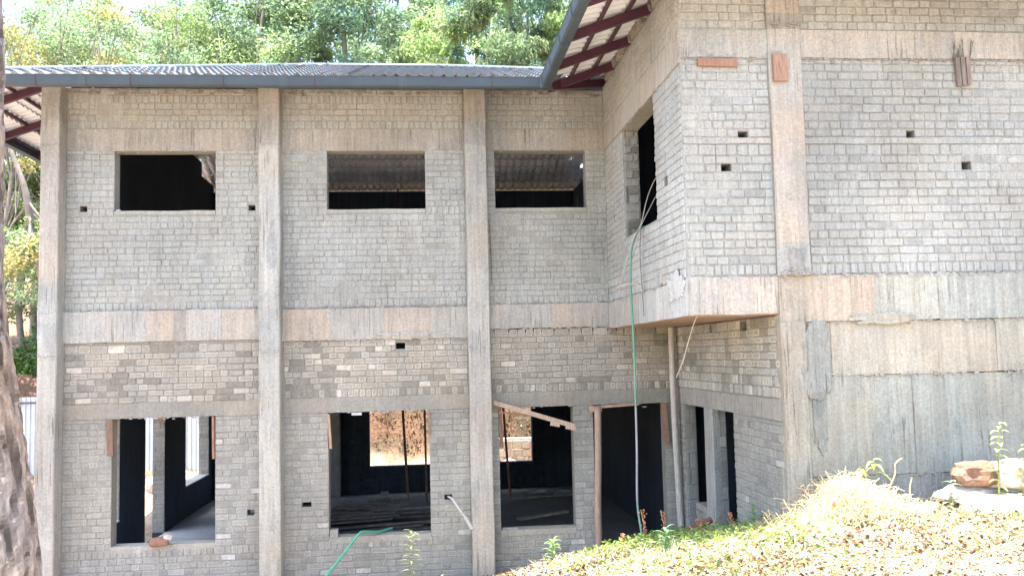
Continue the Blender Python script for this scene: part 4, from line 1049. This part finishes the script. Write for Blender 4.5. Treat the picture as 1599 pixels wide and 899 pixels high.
# interior pieces
for i in range(22):
    y = 2.0+random.random()*3.0; x = random.uniform(-2.0, -.9); L = random.uniform(.9, 1.7); a = random.gauss(0, .18)
    z = .03+.03*(i//4)+random.random()*.02
    board('loose_plank', (x, y, z), (x+L*math.cos(a), y+L*math.sin(a), z+random.uniform(0, .06)), random.uniform(.08, .16), .03, 'plank', 'dusty plank in the heap on the floor behind the lower middle window', 'plank', t=g((1, 1, 1), .35), group='planks heaped inside the middle room')
board('prop', (-.53, 5.6, 2.9), (-.39, 5.5, .02), .045, .045, 'plank', 'slender dark prop standing before the back opening of the middle room', 'prop', upv=(0, 1, 0), t=(.9, .75, .65))
board('prop', (-.07, 5.6, 2.9), (-.04, 5.5, .02), .04, .04, 'plank', 'dark prop at the right edge of the view through the lower middle window', 'prop', upv=(0, 1, 0), t=(.8, .7, .65))
board('prop', (1.40, 5.5, 2.9), (1.56, 5.5, .02), .045, .045, 'plank', 'reddish brown prop behind the window beside the doorway', 'prop', upv=(0, 1, 0), t=(1.3, .8, .65))
for i in range(8):
    x = (-1.2, -1.05, -.85, -.95, -.75, -1.8, -1.65, -1.1)[i]; y = 5.9+random.random()*.4; z = .0 if i not in (3,) else .075
    mb = MB(); mb.box(x, x+.15, y, y+.09, z+.003, z+.075, g((1.2, 1.2, 1.15), .2), .006); one(mb, 'floor_brick', 'lower', 'grey brick lying on the floor deep inside the middle room', 'brick', 'bricks scattered on the middle room floor')
def basin(x, y, z, r, label):
    mb = MB(); prof = [(.0, .0), (.6*r, .0), (.9*r, .05), (r, .07), (1.03*r, .075), (.97*r, .065), (.86*r, .045), (.55*r, .012), (0.0, .012)]
    n = 22
    for pr, pz in prof:
        for k in range(n): th = 2*math.pi*k/n; mb.v.append((x+pr*math.cos(th), y+pr*math.sin(th), z+pz))
    for i in range(len(prof)-1):
        for k in range(n): k2 = (k+1) % n; mb.f.append((i*n+k, i*n+k2, (i+1)*n+k2, (i+1)*n+k)); mb.c.append((.9, .9, .9))
    one(mb, 'basin', 'white', label, 'basin', smooth=True)
basin(2.12, 6.1, .01, .22, 'pale shallow basin on the floor seen through the window beside the doorway')
basin(2.62, 6.0, .01, .20, 'second pale basin, right of the other one on the same floor')
board('loose_plank', (1.5, 3.4, .04), (2.4, 3.9, .05), .12, .03, 'plank', 'dusty plank on the floor behind the window beside the doorway', 'plank', t=(1.8, 1.7, 1.4))
board('loose_plank', (1.6, 5.6, .04), (3.2, 5.9, .04), .06, .04, 'plank', 'long thin plank on the floor in front of the two basins', 'plank', t=(1.2, 1.2, 1.2))
# brick pier seen through the lower left window, with boards and low wall outside
mb = MB(); mb.box(-3.9, -2.5, 10.9, 11.1, -.15, .15, (1, 1, 1)); 
gw = MB(); gw.box(1.0, 6.0, 10.4, 10.7, -.2, .74, (1.3, 1.3, 1.3)); gwo = one(gw, 'low_wall', 'stone', 'low pale stone wall outside, seen through the window beside the doorway', 'wall')
mb = MB()
for b in lay(F_y(10.4), 1.0, 6.0, -.1, .70, (), ch=.2, seed=91): style_brick(mb, b, 'rough')
tag(mb.build('stonework', MT['stone'], gwo), kind='stuff')
for i in range(5):
    rock('spoil_boulder', (-6.2+i*.45+random.uniform(-.1, .1), 9.5+i*.5, hz(-6.2+i*.45, 9.5+i*.5)+.15), (.3, .25, .25+.05*i), 'stone',
         ['pale rock nearest the left doorway, outside', 'second pale rock beyond the left doorway', 'round pale rock in the yard beyond the left wall', 'tall pale rock before the corrugated fence', 'pale rock close to the corrugated fence'][i], 'rock', (1.1, 1.0, .95), 20+i)

# ------------------------------------------------------------------ plants
def leaf_obj(parent, base, d, L, Wd, t, mat='leaf', name='leaf', bend=.3):
    mb = MB(); base = Vector(base); d = Vector(d).normalized(); s = d.cross(Vector((0, 0, 1)))
    s = s.normalized() if s.length > .01 else Vector((1, 0, 0)); n = s.cross(d); N = 5
    prof = [0.08, .75, 1.0, .8, .45, .03]
    for i in range(N+1):
        f = i/N; c = base+d*L*f-Vector((0, 0, 1))*bend*L*f*f; w = prof[i]*Wd/2
        mb.v += [tuple(c-s*w+n*w*.3), tuple(c), tuple(c+s*w+n*w*.3)]
    for i in range(N):
        for k in (0, 1): a = i*3+k; mb.f.append((a, a+1, a+4, a+3)); mb.c.append(t)
    return mb.build(name, MT[mat], parent, True)
def plant(x, y, h, n, L, Wd, t, label, cat='plant', stem_t=(1, 1.2, .6), lean=(0, 0), droop=.3, start=.25, stemr=.006, up=.3, extra=None):
    z = hz(x, y)-.03; P = empty('young_plant' if cat == 'plant' else cat, (x, y, z), label, cat)
    path = catmull([(x, y, z), (x+lean[0]*.4, y+lean[1]*.4, z+h*.5), (x+lean[0], y+lean[1], z+h)], 8)
    mb = MB(); mb.tube(path, [stemr*(1-.6*i/len(path)) for i in range(len(path))], 6, (1.3, 1.5, .7)); mb.build('stem', MT['twig'], P, True)
    for i in range(n):
        f = start+(1-start)*i/max(1, n-1); p = path[min(len(path)-1, int(f*(len(path)-1)))]; th = i*2.4+random.uniform(-.3, .3)
        k = 1-.4*abs(f-.6)
        leaf_obj(P, p, (math.cos(th), math.sin(th), up+.5*f*random.random()), L*k*random.uniform(.8, 1.15), Wd*k, g(t, .2), bend=droop)
    return P
plant(-.22, -1.0, .80, 34, .17, .03, (1.7, 1.75, 1.1), 'tall weed with narrow pale green leaves in front of the lower middle window', start=.2, droop=.5, up=.45)
plant(-1.50, -.9, .32, 10, .08, .03, (1.7, 1.7, 1.2), 'small weed at the wall foot right of the second column', start=.3)
plant(.12, -1.1, .22, 9, .08, .03, (1.9, 1.8, 1.3), 'low weed between the tall weed and the third column', start=.3)
plant(1.40, -1.5, .30, 30, .20, .028, (1.6, 2.3, 1.1), 'bushy green tuft at the left end of the grass bank', start=.05, droop=.6, up=.9)
plant(3.22, -3.0, .26, 26, .15, .025, (1.0, 1.9, 1.2), 'green tuft in front of the perpendicular wall', start=.05, droop=.5, up=.8)
plant(2.05, -4.0, .26, 22, .15, .03, (1.0, 1.6, 1.3), 'grey-green tuft at the bottom edge below the hanging hose', start=.05, droop=.5, up=.8)
plant(3.86, -4.05, .46, 9, .17, .055, (2.6, 2.5, 1.2), 'sunlit seedling with drooping leaves above the dry brush', start=.72, droop=.9, up=.2, lean=(-.05, 0))
plant(4.08, -4.0, .52, 6, .15, .05, (2.6, 2.5, 1.2), 'second sunlit seedling, right of the other one above the dry brush', start=.8, droop=.9, up=.15, lean=(-.1, 0))
plant(5.02, -4.2, .78, 22, .12, .06, (2.4, 2.5, 1.5), 'tall leafy sapling by the white rocks at the right', cat='sapling', start=.3, droop=.6, lean=(.05, 0), stemr=.01)
plant(5.28, -4.15, .62, 22, .13, .055, (2.4, 2.3, 1.3), 'leafy sapling at the right edge of the picture', cat='sapling', start=.15, droop=.6, lean=(.1, 0))
plant(4.62, -4.15, .30, 16, .13, .04, (1.9, 2.1, 1.8), 'low leafy plant left of the white rocks', start=.2, droop=.5)
# red-brown seed spikes
for x, y, h, lb in [(2.18, -2.65, .40, 'tallest reddish seed spike by the foot of the hose'), (2.40, -2.6, .36, 'reddish seed spike just right of the hose foot'), (2.75, -2.7, .22, 'thick reddish seed spike left of the rusty pipe'), (3.05, -2.8, .24, 'reddish seed spike at the end of the rusty pipe'), (1.93, -2.8, .20, 'bent reddish seed spike left of the hose foot'), (3.30, -3.15, .12, 'short reddish seed spike under the perpendicular wall')]:
    z = hz(x, y)-.02; P = empty('seed_spike', (x, y, z), lb, 'plant'); mb = MB(); mb.tube([(x, y, z), (x+.01, y, z+h*.6), (x-.02, y, z+h)], .004, 5, (1.1, .8, .5)); mb.build('stem', MT['dry'], P)
    mb = MB()
    for i in range(46):
        f = .3+.7*i/46; c = Vector((x+.01-.03*max(0, f-.6), y, z+h*f))+Vector((random.gauss(0, .013), random.gauss(0, .013), 0)); s = random.uniform(.003, .007)
        mb.box(c.x-s, c.x+s, c.y-s, c.y+s, c.z-s, c.z+s, g((.9, .5, .42), .3), .004)
    tag(mb.build('seeds', MT['dry'], P), kind='stuff')
# dry brush heap
mb = MB(); R = random.Random(5)
for i in range(2600):
    a = R.uniform(0, 2*math.pi); q = abs(R.gauss(0, .42)); x = 3.62+math.cos(a)*q*1.25; y = -4.15+math.sin(a)*q*.55
    if y > -3.68: y = -3.7
    hh = .36*math.exp(-((x-3.62)/.45)**2)
    z = hz(x, y)+R.random()*hh; th = R.uniform(0, 2*math.pi); L = R.uniform(.06, .20)
    d = Vector((math.cos(th)*L, math.sin(th)*L*.5, R.uniform(-.02, .10)+(.06 if R.random() < .3 else 0)))
    p = Vector((x, y, z)); t = g((1.5, 1.45, 1.3), .25)
    mb.tube([p, p+d*.5+Vector((0, 0, R.uniform(.0, .05))), p+d+Vector((0, 0, R.uniform(-.06, .03)))], R.uniform(.0010, .0024), 3, t, cap=False)
one(mb, 'dry_brush', 'dry', 'heap of bleached dry stems piled against the foot of the retaining wall', 'brush heap', kind='stuff')
for pts, lb in [([(4.0, -4.0, 1.35), (4.18, -3.98, 1.62), (4.20, -3.98, 1.74), (4.27, -3.98, 1.79)], 'bare stalk with a hooked tip above the dry brush'), ([(4.05, -4.1, 1.5), (4.3, -4.05, 1.42), (4.5, -4.0, 1.31)], 'bare twig sloping down right of the dry brush'), ([(4.30, -4.05, 1.40), (4.31, -4.0, 1.5), (4.34, -4.0, 1.62)], 'short bare forked twig at the wall foot')]:
    mb = MB(); mb.tube(catmull(pts, 6), .006, 6, (1.2, 1.1, .9)); one(mb, 'dry_twig', 'dry', lb, 'twig', smooth=True)

# ------------------------------------------------------------------ leaf litter and ground cover
def region(n, x0, x1, y0, y1):
    x = rng.uniform(x0, x1, n); y = rng.uniform(y0, y1, n)
    ok = ~(((y > YR-.05) & (x > 3.3)) | (y > -.06))
    x, y = x[ok], y[ok]; return x, y, height(x, y)
x, y, z = region(95000, .6, 7.6, -6.4, -.1)
keep = rng.uniform(0, 1, len(x)) < np.clip(.35+.65*smooth((z-.1)/.6), 0, 1); x, y, z = x[keep], y[keep], z[keep]
pal = np.array([(1.9, 2.0, 2.2), (1.6, 1.5, 1.4), (1.0, .6, .4), (.5, .32, .28), (1.7, 1.8, 1.1), (2.1, 2.3, 2.7), (.7, .3, .3), (1.9, 2.1, 2.2), (.35, .3, .25)])
t = pal[rng.integers(0, len(pal), len(x))]*rng.uniform(.6, 1.3, (len(x), 1))
brown = (smooth((2.3-x)/1.0)*smooth((y+4.9)/1.2)+.5*(np.sin(x*2.7+1)*np.sin(y*3.7+2) > .45))[:, None]
t = t*(1-brown*np.array([.45, .62, .70])*rng.uniform(.5, 1.2, (len(x), 1)))
tag(leaf_mesh('leaf_litter', np.stack([x, y, z+rng.uniform(.0, .05, len(x))], -1), .038, MT['litter'], t, flat=.3, elong=1.8), 'fallen leaves covering the sunlit ground in front of the building', 'leaf litter', kind='stuff')
x, y, z = region(9000, -5, .8, -4.5, -.1)
t = pal[rng.integers(0, len(pal), len(x))]*rng.uniform(.4, .9, (len(x), 1))
tag(leaf_mesh('leaf_litter', np.stack([x, y, z+rng.uniform(.0, .04, len(x))], -1), .06, MT['litter'], t, flat=.45), 'fallen leaves along the foot of the left part of the building', 'leaf litter', kind='stuff')
# low yellow-green plants, denser on the bank below the hose
n = 42000; x, y, z = region(n, 1.2, 7.0, -5.8, -1.0)
dens = .16+.6*np.exp(-((x-2.5)/.9)**2-((y+3.2)/1.1)**2)+.25*np.sin(x*2.2+1)*np.sin(y*2.9)
keep = rng.uniform(0, 1, len(x)) < dens; x, y, z = x[keep], y[keep], z[keep]
pal2 = np.array([(2.6, 2.4, 2.0), (2.1, 2.1, 1.3), (3.2, 2.8, 2.4), (1.0, 1.2, .7), (2.4, 1.9, .8)])
t = pal2[rng.integers(0, 5, len(x))]*rng.uniform(.6, 1.3, (len(x), 1))
tag(leaf_mesh('ground_cover', np.stack([x, y, z+rng.uniform(.02, .11, len(x))], -1), .04, MT['leaf'], t, elong=2.6, flat=.2), 'low yellow-green weeds spreading over the bank', 'weeds', kind='stuff')

# bleached grass blades lying over the bank
x, y, z = region(15000, .9, 7.4, -6.2, -.4)
keep = rng.uniform(0, 1, len(x)) < (.35+.5*np.sin(x*1.9+.5)*np.sin(y*2.3+x)+.3*np.exp(-((x-4.6)/1.3)**2)); x, y, z = x[keep], y[keep], z[keep]
t = np.array([(2.4, 2.5, 2.4)])*rng.uniform(.6, 1.2, (len(x), 1))
tag(leaf_mesh('dry_grass', np.stack([x, y, z+rng.uniform(.02, .10, len(x))], -1), .13, MT['litter'], t, elong=13, flat=.1), 'bleached dry grass blades scattered over the bank', 'dry grass', kind='stuff')

# fresh green weeds below the hose and along the crest
x, y, z = region(26000, 1.2, 7.2, -5.6, -.9)
dens = .85*np.exp(-((x-2.55)/.75)**2-((y+3.5)/.9)**2)+.22*(np.sin(x*3.1+2)*np.sin(y*2.1+x*.7) > .35)+.25*smooth((x-5)/1)*(y > -4.4)
keep = rng.uniform(0, 1, len(x)) < dens; x, y, z = x[keep], y[keep], z[keep]
pal3 = np.array([(1.0, 1.5, .6), (1.4, 1.7, .6), (.7, 1.15, .6), (1.9, 1.9, .7)])
t = pal3[rng.integers(0, 4, len(x))]*rng.uniform(.5, 1.1, (len(x), 1))
tag(leaf_mesh('green_weeds', np.stack([x, y, z+rng.uniform(.02, .15, len(x))], -1), .05, MT['leaf'], t, elong=2.8), 'fresh green weeds growing along the crest of the bank below the hose', 'weeds', kind='stuff')
